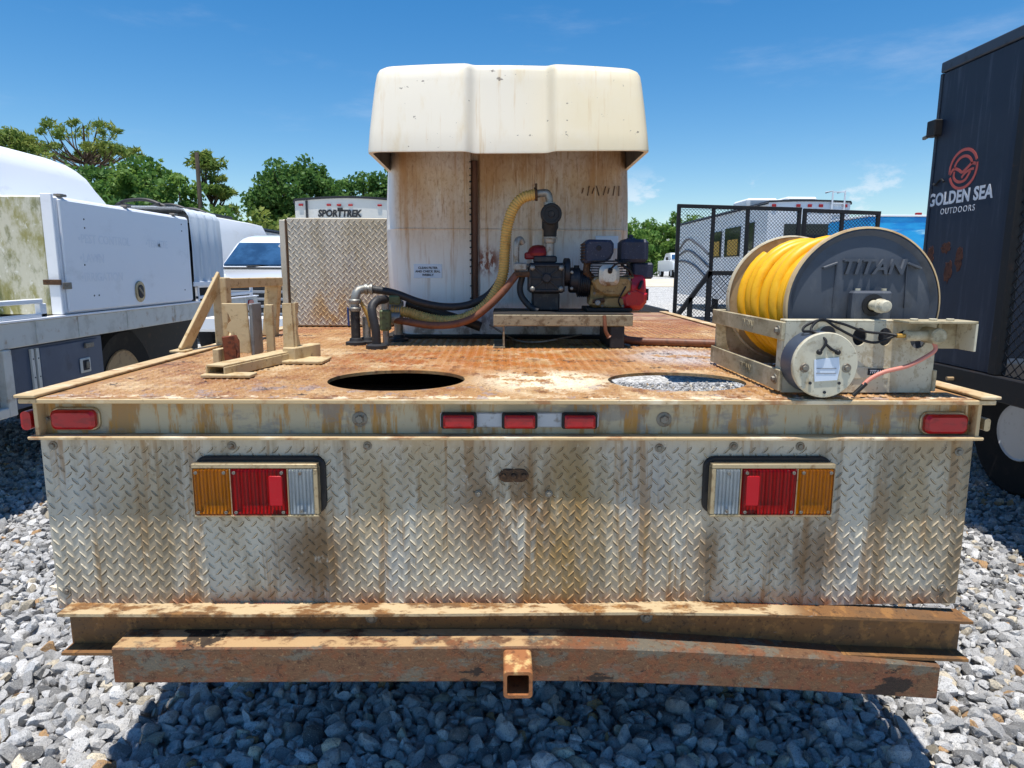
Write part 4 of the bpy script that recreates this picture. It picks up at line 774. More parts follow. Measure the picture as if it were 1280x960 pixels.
MB().lathe([(0.2105, -0.006), (0.2155, -0.004), (0.2165, 0.006), (0.2155, 0.014), (0.2105, 0.016)], (RC[0], 2.385, RC[1]), (0, 1, 0), 72, False).build('rolled_rim', 'reel_tan', bf)
MB().cyl((RC[0], 1.90, RC[1]), (RC[0], 2.38, RC[1]), 0.125, 40).build('drum', 'reel_inner', rl)
text('lettering', 'TITAN', 0.058, 'reel_dark', ff, (1.012, 1.886, 1.510), (1, 0, 0), (0, 0, 1), 0.0055, 0.0012, sx=1.05, shear=0.25)
for s_ in (-1, 1):
    MB().bar((1.012+s_*0.097, 1.886, 1.522), (1.012+s_*0.135, 1.886, 1.508), 0.006, 0.014, (0, 1, 0), 0.001).build('embossed_chevron', 'reel_dark', ff)
    MB().bar((1.012+s_*0.097, 1.887, 1.520), (1.012+s_*0.100, 1.886, 1.400), 0.003, 0.006, (0, 1, 0), 0.001).build('embossed_line', 'reel_dark', ff)
brg = B('bearing_block', 'reel_dark', rl, 0.950, 1.058, 1.850, 1.884, 1.366, 1.447, 0.006)
for x in (0.968, 1.04): MB().cyl((x, 1.866, 1.446), (x, 1.866, 1.453), 0.007, 8).build('bolt_head', 'reel_tan', brg)
MB().lathe([(0.030, 0), (0.030, 0.004), (0.018, 0.005), (0.017, 0)], (1.004, 1.850, 1.409), (0, -1, 0), 20).build('seal_ring', 'black_plastic', brg)
MB().lathe([(0.014, 0), (0.014, 0.035), (0.019, 0.036), (0.019, 0.048), (0.016, 0.050), (0.016, 0.068), (0.013, 0.072), (0, 0.073)], (1.004, 1.852, 1.409), (0, -1, 0), 18).build('swivel_inlet', 'reel_tan', rl)
mo = MB().lathe([(0.081, 0), (0.083, 0.004), (0.083, 0.072), (0.080, 0.076)], (0.826, 1.806, 1.262), (0, -1, 0), 48).build('motor', 'motor_side', rl)
MB().lathe([(0.084, 0), (0.0845, 0.003), (0.0845, 0.010), (0.082, 0.013), (0, 0.013)], (0.826, 1.732, 1.262), (0, -1, 0), 48).build('motor_cover', 'reel_tan', mo)
for x in (0.772, 0.880): bolt(mo, 'bolt', (x, 1.7190, 1.255), (0, -1, 0), 0.007, h=0.005)
for x, z in ((0.789, 1.216), (0.864, 1.216), (0.828, 1.192)): MB().lathe([(0.004, 0), (0.004, 0.003), (0, 0.003)], (x, 1.719, z), (0, -1, 0), 8).build('screw', 'ink', mo)
for x in (0.806, 0.853): MB().lathe([(0.007, 0), (0.007, 0.006), (0.004, 0.010), (0, 0.010)], (x, 1.719, 1.296), (0, -1, 0), 10).build('terminal', 'black_plastic', mo)
sk = MB().prism([(0.795, 1.276), (0.822, 1.280), (0.858, 1.283), (0.862, 1.255), (0.858, 1.224), (0.80, 1.220), (0.797, 1.248)], 1.7185, 1.7165, XZ).build('worn_sticker', 'label', mo)
for z in (1.2525, 1.240): B('print_line', 'graphic_mid', sk, 0.802, 0.853, 1.7158, 1.7165, z, z+0.003, 0.0)
nb = B('name_plate', 'reel_tan', rl, 0.912, 1.040, 1.8035, 1.8062, 1.214, 1.246, 0.001)
blk = B('name_block', 'ink', nb, 0.982, 1.025, 1.8022, 1.8036, 1.224, 1.242, 0.0)
text('lettering', 'TITAN', 0.0125, 'logo_white', blk, (1.0035, 1.8019, 1.233), (1, 0, 0), (0, 0, 1), 0.0003, 0.0003, shear=0.2)
# switch bracket: top, right side, back of an open box
B('switch_bracket', 'rail_tan', rl, 1.040, 1.220, 1.735, 1.815, 1.368, 1.374, 0.001)
B('bracket_side', 'reel_tan', rl, 1.215, 1.221, 1.735, 1.815, 1.296, 1.3675, 0.001)
B('bracket_back', 'rail_tan', rl, 1.161, 1.2145, 1.808, 1.814, 1.296, 1.3675, 0.001)
for x in (1.07, 1.12, 1.165): MB().cyl((x, 1.765, 1.374), (x, 1.765, 1.379), 0.010, 10, 0.001).build('bolt_head', 'reel_tan', rl)
so = MB().cyl((1.128, 1.806, 1.334), (1.128, 1.742, 1.334), 0.021, 20, 0.004).build('solenoid', 'rail_tan', rl)
MB().cyl((1.050, 1.765, 1.334), (1.128, 1.772, 1.334), 0.014, 14, 0.002).build('solenoid_arm', 'rail_tan', so)
MB().cyl((1.028, 1.765, 1.334), (1.052, 1.765, 1.334), 0.006, 8).build('terminal', 'brass', so)
def wire(name, pts, r, m, label): return tag(MB().tube(spline(pts, 8), r, 8).build(name, m, None, 60), label, 'wire')
wire('motor_wire', [(0.806, 1.712, 1.296), (0.820, 1.715, 1.325), (0.80, 1.74, 1.345), (0.785, 1.77, 1.345), (0.80, 1.79, 1.358), (0.845, 1.80, 1.372), (0.90, 1.797, 1.362), (0.955, 1.79, 1.343), (1.01, 1.78, 1.338), (1.03, 1.765, 1.334)], 0.0035, 'wire_black', 'upper black wire looping from motor terminal to brass fitting')
wire('motor_wire', [(0.853, 1.712, 1.296), (0.835, 1.716, 1.305), (0.812, 1.730, 1.330), (0.80, 1.76, 1.352), (0.845, 1.798, 1.374), (0.885, 1.797, 1.352), (0.94, 1.795, 1.325), (0.985, 1.792, 1.313), (1.02, 1.785, 1.325), (1.055, 1.775, 1.345)], 0.0035, 'wire_black', 'lower black wire sagging over the round plate holes of the reel')
wire('pink_wire', [(1.125, 1.760, 1.318), (1.128, 1.755, 1.300), (1.110, 1.755, 1.283), (1.06, 1.755, 1.256), (1.00, 1.755, 1.240), (0.965, 1.755, 1.222), (0.945, 1.752, 1.205)], 0.0055, 'wire_pink', 'faded pink wire hanging from switch bracket to black tape')
wire('taped_wire_end', [(0.952, 1.752, 1.210), (0.935, 1.751, 1.193), (0.920, 1.750, 1.178)], 0.006, 'wire_black', 'black taped end of the faded pink wire above deck')
# the wound hose
pts = []; turns = 10.5; n_ = int(turns*40)
for k in range(n_+1):
    a = 2*PI*k/40; y = 1.928+0.436*k/n_; pts.append((RC[0]+0.158*math.sin(a), y, RC[1]+0.158*math.cos(a)))
mb = MB(); mb.tube(pts, 0.0215, 12)
pts = []; n_ = int(4.4*40)
for k in range(n_+1):
    a = -2*PI*k/40-0.6; y = 2.345-0.30*k/n_+0.012*math.sin(a*0.5+1); rr = 0.179+0.004*math.sin(a*1.7); pts.append((RC[0]+rr*math.sin(a), y, RC[1]+rr*math.cos(a)))
mb.tube(pts, 0.0205, 12)
tag(mb.build('wound_hose', 'hose_bright', None, 60), 'bright yellow hose wound in layers on the grey flanged reel', 'hose')

# ------------------------------------------------------------------ steel frame and bracket on the left of the deck
sf = thing('steel_frame', 'tan painted flat bar frame with a slanting brace at deck edge', 'frame', (-1.19, 2.9, ZD))
MB().bar((-1.195, 2.93, 1.462), (-1.250, 2.66, 1.172), 0.012, 0.075, (0, 1, 0.0), 0.002).build('diagonal_brace', 'bracket', sf)
MB().bar((-1.19, 2.93, ZD), (-1.19, 2.93, 1.462), 0.058, 0.055, (0, 1, 0), 0.003).build('front_post', 'bracket', sf)
MB().bar((-1.16, 3.42, ZD), (-1.13, 3.42, 1.455), 0.065, 0.055, (0, 1, 0), 0.003).build('rear_post', 'bracket', sf)
MB().bar((-1.195, 2.92, 1.438), (-1.120, 3.44, 1.436), 0.06, 0.042, (0, 0, 1), 0.003).build('top_bar', 'bracket', sf)
MB().bar((-1.13, 2.98, 1.33), (-1.10, 2.72, 1.172), 0.010, 0.035, (0, 1, 0), 0.002).build('short_brace', 'bracket', sf)
MB().box(-1.28, -1.22, 2.62, 2.69, ZD+0.0105, ZD+0.018, 0.002).build('foot_plate', 'bracket', sf)
sb = thing('torch_cut_bracket', 'rusty tan bracket of torch cut uprights on a channel beam', 'bracket', (-0.84, 2.3, ZD))
MB().prism([(-0.995, 1.378), (-0.908, 1.378), (-0.902, 1.20), (-0.96, 1.20), (-0.962, 1.265), (-0.985, 1.285), (-0.978, 1.305), (-0.965, 1.318), (-0.975, 1.345), (-0.992, 1.36)], 2.452, 2.44, XZ, 0.002).build('upright', 'bracket', sb)
B('upright_web', 'grey_steel', sb, -0.906, -0.894, 2.455, 2.55, 1.19, 1.376, 0.002)
B('rear_upright', 'bracket', sb, -0.872, -0.845, 2.52, 2.54, 1.18, 1.37, 0.002)
MB().prism([(-0.776, 1.380), (-0.744, 1.380), (-0.740, 1.20), (-0.778, 1.20)], 2.432, 2.42, XZ, 0.001).build('upright', 'bracket', sb)
MB().prism([(2.432, 1.380), (2.475, 1.380), (2.47, 1.35), (2.452, 1.335), (2.468, 1.31), (2.45, 1.28), (2.48, 1.22), (2.48, 1.20), (2.432, 1.20)], -0.744, -0.734, YZ).build('upright_flange', 'bracket', sb)
MB().bar((-0.872, 2.06, 1.208), (-0.775, 2.46, 1.208), 0.062, 0.006, (0, 0, 1), 0.001).build('beam_top', 'bracket', sb)
for dx in (-0.030, 0.030): MB().bar((-0.872+dx, 2.06+dx*-0.24, 1.190), (-0.775+dx, 2.46+dx*-0.24, 1.190), 0.006, 0.030, (0, 0, 1), 0.001).build('beam_side', 'bracket', sb)
MB().bar((-0.755, 2.40, 1.20), (-0.705, 2.56, 1.20), 0.05, 0.05, (0, 0, 1), 0.003).build('angle_stub', 'bracket', sb)
for x, y, w, d in ((-0.835, 2.07, 0.15, 0.06), (-0.905, 2.30, 0.14, 0.07), (-0.70, 2.42, 0.15, 0.13)): B('foot_plate', 'bracket', sb, x-w/2, x+w/2, y-d/2, y+d/2, ZD+0.004, ZD+0.014, 0.002)
MB().prism([(-0.935, 1.275), (-0.895, 1.28), (-0.885, 1.26), (-0.887, 1.20), (-0.93, 1.19)], 2.30, 2.275, XZ, 0.003).build('rusty_lug', 'bracket_rust', sb)
MB().tube([(-0.888, 2.27, 1.255), (-0.878, 2.268, 1.225), (-0.882, 2.265, 1.195)], 0.004, 8).build('hook', 'bracket_rust', sb)
B('lug_plate', 'bracket', sb, -0.962, -0.942, 2.26, 2.31, ZD+0.01, 1.235, 0.002)

# ------------------------------------------------------------------ service truck on the left
lt = thing('service_truck', 'white service truck with mossy cabinet and blue grey side box', 'truck', (-4.0, 5.5, 0))
X0 = -3.0
rb = B('side_rail', 'lt_rail', lt, X0-0.06, X0, 2.6, 8.45, 1.01, 1.165, 0.006)
for y in (4.42, 4.86, 5.5, 6.3, 7.2, 8.0): B('rail_stake', 'lt_rail', rb, X0, X0+0.006, y, y+0.02, 1.02, 1.16, 0.0)
B('bed_floor', 'lt_rail', lt, -5.2, X0-0.061, 2.6, 8.45, 1.10, 1.15, 0.004)
B('rail_cap', 'lt_white', lt, X0-0.05, X0+0.012, 2.6, 8.46, 1.166, 1.180, 0.003)
MB().prism(obround(8.2, 1.10, 0.16, 0.07, 0.03), X0+0.001, X0+0.014, YZ, 0.004).build('rail_marker', 'red_lens', lt)
cabx = B('tool_cabinet', 'lt_white', lt, -4.5, X0, 4.725, 6.70, 1.185, 1.975, 0.015)
B('cabinet_rear_face', 'lt_moss', lt, -4.48, X0-0.075, 4.708, 4.7245, 1.185, 1.965, 0.004)
B('corner_post', 'lt_white', lt, X0-0.068, X0+0.006, 4.700, 4.7243, 1.185, 1.985, 0.004)
B('cabinet_door', 'lt_white', lt, X0+0.001, X0+0.018, 4.76, 6.66, 1.20, 1.955, 0.006)
hg = B('door_hinge', 'rust_plate', lt, X0-0.10, X0+0.022, 4.688, 4.6995, 1.385, 1.42, 0.003)
B('hinge_leaf', 'bolt', hg, X0+0.0185, X0+0.026, 4.705, 4.80, 1.355, 1.40, 0.003)
em = MB().prism(obround(5.69, 1.31, 0.14, 0.17, 0.068), X0+0.0185, X0+0.030, YZ, 0.004).build('door_latch', 'chrome_dirty', lt)
MB().prism(obround(5.69, 1.31, 0.08, 0.11, 0.038), X0+0.0302, X0+0.036, YZ, 0.003).build('latch_recess', 'ink', em)
MB().bar((X0+0.036, 5.655, 1.34), (X0+0.036, 5.72, 1.285), 0.018, 0.012, (1, 0, 0), 0.003).build('latch_paddle', 'bolt', em)
for k, (a, b) in enumerate((('•PEST CONTROL', '•TERMITE'), ('•LAWN', ''), ('•IRRIGATION', ''))):
    z = 1.70-0.135*k
    text('faded_lettering', a, 0.09, 'ghost', lt, (X0+0.0188, 4.93, z), (0, 1, 0), (0, 0, 1), 0.0006, 0.001, 'LEFT')
    if b: text('faded_lettering', b, 0.09, 'ghost', lt, (X0+0.0188, 5.85, z), (0, 1, 0), (0, 0, 1), 0.0006, 0.001, 'LEFT')
for y, z in ((5.02, 1.84), (5.02, 1.78), (6.52, 1.90), (6.52, 1.84), (5.06, 1.30), (5.12, 1.30), (6.5, 1.3), (4.98, 1.52)): MB().lathe([(0.007, 0), (0.005, 0.003), (0, 0.003)], (X0+0.018, y, z), (1, 0, 0), 8).build('rivet', 'ink', lt)
for y in (4.78, 5.6, 6.4): B('lid_catch', 'bolt', lt, X0-0.03, X0+0.02, y, y+0.07, 1.974, 1.992, 0.003)
# tarp covered bay
mb = MB(); rows = []
for i in range(25):
    y = 6.72+0.72*i/24; rp = 0.012*math.cos(i/24*2*PI*4); rows.append([(X0+rp, y, 1.34), (X0+rp*1.2, y, 1.7), (X0-0.01+rp, y, 1.985), (X0-0.04, y, 2.045+rp), (X0-0.12, y, 2.065+rp), (X0-1.4, y, 2.07)])
mb.grid(rows); mb.add([p for p in rows[-1]]+[(X0-1.4, 7.44, 1.34)], [tuple(range(7))]); mb.build('tarp_cover', 'tarp', lt, 50)
B('tarp_batten', 'lt_white', lt, X0+0.004, X0+0.022, 6.71, 7.45, 1.325, 1.37, 0.003)
B('bay_interior', 'dark_steel', lt, -4.4, X0-0.15, 6.75, 7.5, 1.16, 1.95, 0.01)
for z in (1.20, 1.31): B('bay_rail', 'lt_white', lt, X0-0.03, X0, 6.82, 8.3, z, z+0.03, 0.003)
for y in (6.82, 7.55, 8.27): B('bay_post', 'lt_white', lt, X0-0.031, X0+0.001, y, y+0.03, 1.181, 1.34, 0.003)
# fibreglass cap behind the cabinets
mb = MB(); rows = []
for y, zt in ((3.6, 2.36), (4.4, 2.365), (5.2, 2.36), (5.6, 2.355), (5.85, 2.335), (5.98, 2.28), (6.1, 2.18), (6.22, 2.05), (6.34, 1.90)):
    k = (zt-1.9)/0.46; rows.append([(-3.42, y, 1.9), (-3.45, y, 1.9+0.30*k), (-3.50, y, 1.9+0.40*k), (-3.58, y, 1.9+0.45*k), (-3.75, y, 1.9+0.47*k), (-4.6, y, 1.9+0.49*k), (-4.8, y, 1.9)])
mb.grid(rows); mb.add(rows[0], [tuple(range(7))]); mb.build('fibreglass_cap', 'lt_white', lt, 60)
# handrail beside the cabinet and lower compartments
hr = thing_hr = MB(); hr.bar((X0-0.02, 3.0, 1.285), (X0-0.02, 4.52, 1.285), 0.04, 0.03, (0, 0, 1), 0.004); hr.build('hand_rail', 'lt_white', lt)
for y in (3.2, 4.505): B('rail_post', 'lt_white', lt, X0-0.040, X0, y-0.015, y+0.045, 1.181, 1.269, 0.004)
B('kick_rail', 'lt_white', lt, X0-0.04, X0, 3.0, 4.55, 1.181, 1.205, 0.003)
nv = B('lower_box', 'lt_navy', lt, -3.7, X0-0.03, 4.20, 5.18, 0.62, 1.005, 0.008)
dr = B('box_door', 'lt_navy', lt, X0-0.029, X0-0.016, 4.46, 5.10, 0.65, 0.985, 0.005)
for y in (4.375, 4.425):
    hs_ = B('hinge_strip', 'lt_rail', lt, X0-0.0295, X0-0.014, y, y+0.028, 0.65, 0.985, 0.002)
    for z in (0.70, 0.80, 0.92): MB().lathe([(0.005, 0), (0.004, 0.003), (0, 0.003)], (X0-0.014, y+0.014, z), (1, 0, 0), 6).build('rivet', 'ink', hs_)
lk = B('paddle_latch', 'lt_rail', dr, X0-0.0155, X0-0.006, 4.86, 4.98, 0.755, 0.86, 0.006)
B('latch_face', 'ink', lk, X0-0.0058, X0-0.002, 4.885, 4.955, 0.772, 0.845, 0.003)
B('latch_paddle', 'bolt', lk, X0-0.0018, X0+0.006, 4.91, 4.95, 0.785, 0.835, 0.004)
B('top_catch', 'bolt', dr, X0-0.0155, X0+0.002, 4.93, 5.03, 0.93, 0.965, 0.004)
for y0, y1, z0, z1 in ((4.10, 4.17, 0.60, 1.008), (3.0, 4.099, 0.60, 0.66)): B('open_frame', 'lt_rail', lt, X0-0.05, X0+0.01, y0, y1, z0, z1, 0.006)
B('open_bay', 'dark_steel', lt, -3.6, X0-0.12, 3.0, 4.09, 0.62, 1.0, 0.006)
B('chassis', 'dark_steel', lt, -4.8, -3.75, 3.0, 8.4, 0.62, 1.09, 0.01)
B('inner_guard', 'dark_steel', lt, -3.749, -3.70, 5.2, 8.3, 0.35, 1.08, 0.005)
for y in (5.95,): wheel(lt, (-3.45, y, 0.50), 0.50, 0.30, 1, 'rim_tan', 0.58)
wheel(lt, (-4.9, 5.95, 0.50), 0.50, 0.30, -1, 'rim_tan', 0.58)

# ------------------------------------------------------------------ navy landscape trailer on the right
rtr = thing('landscape_trailer', 'dark navy trailer with coral wave logo and black mesh side', 'trailer', (3.8, 3.6, 0))
XW = 2.75
wp = B('side_wall', 'navy', rtr, XW, XW+0.035, 3.78, 4.485, 0.93, 2.72, 0.006)
B('roof_rim', 'navy_edge', rtr, XW-0.012, XW+0.06, 1.2, 4.50, 2.722, 2.785, 0.006)
B('corner_trim', 'navy_edge', rtr, XW-0.006, XW+0.05, 4.486, 4.51, 0.93, 2.72, 0.004)
B('front_wall', 'navy', rtr, XW+0.051, 4.95, 4.47, 4.505, 0.93, 2.72, 0.004)
B('post', 'black_iron', rtr, XW-0.014, XW+0.05, 3.715, 3.779, 0.93, 2.72, 0.005)
B('upper_panel', 'navy', rtr, XW, XW+0.03, 1.2, 3.714, 2.25, 2.72, 0.005)
B('floor_rail', 'black_iron', rtr, XW-0.02, XW+0.06, 1.2, 4.52, 0.79, 0.928, 0.006)
B('floor', 'black_iron', rtr, XW+0.061, 4.95, 1.2, 4.469, 0.80, 0.90, 0.004); B('gravel_shade_deck', 'black_iron', rtr, 3.05, 4.9, 4.53, 7.0, 0.78, 0.86, 0.004)  # the second slab is added out of sight to shade the gravel beyond
B('under_frame', 'black_iron', rtr, 3.75, 3.85, 1.2, 5.6, 0.62, 0.795, 0.004)
expmesh(MB(), 1.3, 3.712, 0.93, 2.25, lambda u, v, w: (XW+0.02+w, u, v), 0.062, 0.030, 0.006, 0.004).build('side_mesh', 'black_iron', rtr, 0, 'stuff')
expmesh(MB(), 1.3, 4.4, 0.93, 2.25, lambda u, v, w: (4.92+w, u, v), 0.08, 0.04, 0.006, 0.004).build('far_mesh', 'black_iron', rtr, 0, 'stuff')
for z in (1.25, 1.75): B('shelf', 'bin_white', rtr, 4.3, 4.9, 2.4, 4.4, z, z+0.03, 0.003)
wheel(rtr, (3.55, 4.40, 0.44), 0.45, 0.24, -1, 'rim_white', 0.42); wheel(rtr, (3.55, 3.38, 0.44), 0.45, 0.24, -1, 'rim_white', 0.42); wheel(rtr, (4.75, 4.40, 0.40), 0.41, 0.22, 1); wheel(rtr, (4.75, 3.45, 0.40), 0.41, 0.22, 1)
hgm = MB().box(XW-0.05, XW+0.0, 4.44, 4.53, 2.34, 2.44, 0.006).build('gate_hinge', 'black_iron', rtr); MB().bar((XW-0.02, 4.52, 2.36), (XW-0.02, 4.60, 2.35), 0.02, 0.02, b=0.003).build('hinge_pin', 'bolt', hgm)
MB().tube(spline([(XW-0.004, 4.47, 2.05), (XW-0.012, 4.44, 2.04), (XW-0.004, 4.40, 2.07), (XW-0.010, 4.36, 2.05)], 5), 0.006, 8).build('frayed_strap', 'black_iron', rtr)
LY, LZ = 4.200, 2.105
def ribbon(pts, wd, nm='logo_stroke'):
    p = spline(pts, 8); mb = MB(); L = []; Rr = []
    for i, q in enumerate(p):
        t = (p[min(i+1, len(p)-1)]-p[max(i-1, 0)]).normalized(); n = Vector((-t.y, t.x, 0))*wd/2
        L.append(q+n); Rr.append(q-n)
    T = lambda q, w: (XW-w, LY-q.x, LZ+q.y)
    mb.grid([[T(a, 0.0006) for a in L], [T(a, 0.002) for a in L], [T(a, 0.002) for a in Rr], [T(a, 0.0006) for a in Rr]]); mb.build(nm, 'logo_coral', wp, 0)
arc = lambda r, a0, a1, n=9, ex=1.1: [(r*ex*math.cos(R(a0+(a1-a0)*k/n)), r*math.sin(R(a0+(a1-a0)*k/n)), 0) for k in range(n+1)]
ribbon(arc(0.112, 20, 188), 0.017); ribbon(arc(0.112, 200, 372), 0.017); ribbon(arc(0.074, 15, 170), 0.016)
ribbon([(-0.119, -0.018, 0), (-0.085, 0.010, 0), (-0.045, 0.002, 0), (-0.005, -0.018, 0), (0.035, 0.0, 0), (0.075, 0.022, 0), (0.118, 0.015, 0)], 0.017)
ribbon([(-0.078, -0.005, 0), (-0.076, -0.045, 0), (-0.03, -0.072, 0), (0.03, -0.066, 0), (0.07, -0.02, 0)], 0.016); ribbon([(-0.005, -0.05, 0), (0.025, -0.025, 0), (0.07, -0.012, 0), (0.10, -0.010, 0)], 0.015)
text('lettering', 'GOLDEN SEA', 0.105, 'logo_white', wp, (XW-0.0012, 4.215, 1.945), (0, -1, 0), (0, 0, 1), 0.0006, 0.0035, sx=0.90, space=1.05)
text('lettering', 'OUTDOORS', 0.052, 'logo_white', wp, (XW-0.0012, 4.215, 1.868), (0, -1, 0), (0, 0, 1), 0.0006, 0.0, sx=0.95, space=1.25)
def blob(cy, cz, ry, rz, sd, n=22):
    rnd = random.Random(sd); return [(cy+ry*math.cos(2*PI*k/n)*rnd.uniform(0.7, 1.15), cz+rz*math.sin(2*PI*k/n)*rnd.uniform(0.7, 1.15)) for k in range(n)]
for cy, cz, ry, rz, sd in ((4.43, 1.58, 0.035, 0.09, 1), (4.28, 1.645, 0.05, 0.035, 2), (4.15, 1.58, 0.035, 0.075, 3), (4.24, 1.50, 0.04, 0.07, 4)):
    MB().prism(blob(cy, cz, ry, rz, sd), XW+0.001, XW-0.0015, YZ).build('peeled_patch', 'peel_rust', wp, 0)
MB().cyl((XW-0.06, 4.05, 0.86), (XW-0.02, 4.05, 0.86), 0.012, 8).build('bolt', 'rim_tan', rtr)

# ------------------------------------------------------------------ black mesh gate trailer beyond the reel
gt = thing('utility_trailer', 'black utility trailer with two tall expanded mesh gates raised', 'trailer', (3.8, 9.5, 0))
GY = 9.5; GK = GY/7.0
gx = lambda x: x*GK
gz = lambda z: 1.5+(z-1.5)*GK
def gate(x0, x1, posts, zt0, zt1, z0=0.62):
    x0, x1, zt0, zt1 = gx(x0), gx(x1), gz(zt0), gz(zt1)
    zt = lambda x: zt0+(zt1-zt0)*(x-x0)/(x1-x0)
    f = MB().bar((x0, GY, z0), (x0, GY, zt(x0)), 0.048, 0.048, (0, 1, 0), 0.004).build('gate_frame', 'black_iron', gt)
    for x in [gx(p) for p in posts]+[x1]: MB().bar((x, GY, z0), (x, GY, zt(x)), 0.046, 0.046, (0, 1, 0), 0.004).build('gate_post', 'black_iron', f)
    MB().bar((x0, GY, zt(x0)), (x1, GY, zt(x1)), 0.05, 0.05, (0, 0, 1), 0.004, 0.024).build('gate_rail', 'black_iron', f)
    MB().bar((x0, GY, z0), (x1, GY, z0), 0.05, 0.05, (0, 0, 1), 0.004, 0.024).build('gate_rail', 'black_iron', f)
    expmesh(MB(), x0, x1, z0, min(zt0, zt1), lambda u, v, w: (u, GY+0.016+w, v), 0.046, 0.024, 0.0062, 0.005).build('gate_mesh', 'black_iron', f, 0, 'stuff')
gate(1.76, 2.975, [2.11, 2.455], 2.135, 2.108); gate(3.03, 3.775, [3.41, ], 2.098, 2.075)
g3 = lambda x, z: (gx(x), GY-0.27, max(gz(z), 0.62))
for a, b in (((1.70, 1.0), (2.04, 1.475)), ((2.04, 1.475), (2.6, 1.475)), ((1.70, 0.62), (1.70, 1.02)), ((1.86, 0.62), (1.86, 1.22)), ((2.04, 0.62), (2.04, 1.475)), ((2.3, 0.62), (2.3, 1.475))):
    MB().bar(g3(*a), g3(*b), 0.06, 0.06, (0, 1, 0), 0.004, 0.025).build('side_rail', 'black_iron', gt)
expmesh(MB(), gx(2.04), gx(2.6), 0.62, 1.46, lambda u, v, w: (u, GY-0.26+w, v), 0.055, 0.03, 0.008, 0.005).build('side_mesh', 'black_iron', gt, 0, 'stuff')
B('trailer_floor', 'black_iron', gt, gx(1.70), gx(3.85), 9.1, 13.2, 0.52, 0.618, 0.006)
for x in (gx(1.70), gx(3.85)): B('floor_side', 'black_iron', gt, x-0.03, x+0.03, 9.6, 13.2, 0.6185, 0.95, 0.006)
for x, s_ in ((gx(1.70)-0.17, -1), (gx(3.85)+0.17, 1)): wheel(gt, (x, 11.6, 0.33), 0.33, 0.2, s_)

# ------------------------------------------------------------------ background vehicles
def rv(name, label, x0, x1, y0, y1, z0, z1, m='rv_white', cr=0.06):
    t = thing(name, label, 'camper trailer', ((x0+x1)/2, y0, 0)); n = 10
    top = [(x0+(x1-x0)*k/n, z1+cr*math.sin(PI*k/n)) for k in range(n+1)]
    MB().prism([(x1, z0), (x0, z0)]+top, y0, y1, XZ).build('body', m, t, 20)
    mb = MB(); rows = [[(x, y, z+dz) for x, z in [(top[0][0]-0.03, top[0][1]-0.05)]+top+[(top[-1][0]+0.03, top[-1][1]-0.05)]] for y in (y0-0.03, y1+0.03) for dz in (0.02,)]
    mb.grid(rows); rows2 = [[(a, b, c-0.05) for a, b, c in r_] for r_ in rows]; mb.grid(rows2); mb.grid([rows[0], rows2[0]]); mb.build('roof_trim', 'trim_dark', t, 0)
    for s_, x in ((-1, x0+0.04), (1, x1-0.04)): wheel(t, (x+0.1*-s_, (y0+y1)/2, 0.36), 0.36, 0.22, s_)
    return t
t = rv('camper_trailer', 'cream camper trailer with SPORTTREK lettering behind the plate toolbox', -4.72, -2.3, 16, 23, 0.5, 3.04, 'rv_cream', 0.07)
text('lettering', 'SPORTTREK', 0.21, 'trim_dark', t, (-3.72, 15.985, 2.735), (1, 0, 0), (0, 0, 1), 0.004, 0.010, shear=0.15, sx=0.86)
text('lettering', 'TOURING', 0.075, 'graphic_mid', t, (-3.65, 15.985, 2.60), (1, 0, 0), (0, 0, 1), 0.004, 0.0, sx=1.0)
for x in (-4.58, -3.95, -3.72, -3.46, -2.8): B('marker_lamp', 'red_lens', t, x-0.05, x+0.05, 15.97, 15.999, 2.905, 2.95, 0.008)
B('camera_pod', 'trim_dark', t, -3.75, -3.64, 15.93, 15.999, 2.82, 2.87, 0.01)
MB().tube([(-4.45, 15.97, 2.0), (-4.45, 15.97, 3.02)], 0.025, 8).build('ladder_rail', 'trim_dark', t)
t = rv('camper_trailer', 'large white camper trailer with rooftop coolers behind the mesh gates', 7.6, 9.95, 20, 30.5, 0.5, 3.46, 'rv_white', 0.03)
for x in (7.75, 8.45, 8.78, 9.10, 9.8): B('marker_lamp', 'red_lens', t, x-0.06, x+0.06, 19.97, 19.999, 3.30, 3.38, 0.008)
B('rear_window', 'glass_dark', t, 8.08, 9.63, 19.97, 19.999, 2.2, 2.83, 0.01)
for y0, y1, z0, z1, m in ((24.1, 25.4, 1.95, 2.85, 'curtain'), (22.2, 23.7, 1.95, 2.9, 'curtain'), (21.0, 21.7, 2.1, 2.95, 'glass_dark')):
    w_ = B('side_window', 'glass_dark', t, 7.565, 7.599, y0, y1, z0, z1, 0.01)
    if m == 'curtain': B('curtain', 'curtain', w_, 7.555, 7.5645, y0+0.15, y1-0.35, z0+0.05, z0+0.55, 0.004)
for z, a in ((2.2, 0.0), (2.0, 0.25), (1.8, 0.5)):
    MB().tube(spline([(7.59, 30, z+0.1), (7.585, 28.6, z+0.55-a), (7.585, 27.2, z+0.35-a), (7.585, 25.5, z-0.1-a)], 6), 0.05, 6).build('swoosh', 'graphic_grey', t)
for x, y in ((7.85, 22.5), (8.9, 22.0)):
    a_ = B('roof_cooler', 'rv_white', t, x, x+1.0, y, y+1.4, 3.47, 3.80, 0.06)
    for k in range(5): B('grille_slot', 'graphic_mid', a_, x+0.1, x+0.9, y-0.006, y+0.01, 3.53+0.045*k, 3.545+0.045*k, 0.0)
for x in (9.4, 9.75): MB().tube([(x, 19.95, 2.6), (x, 19.95, 3.75), (x, 20.4, 3.75)], 0.025, 8).build('ladder_rail', 'rv_white', t)
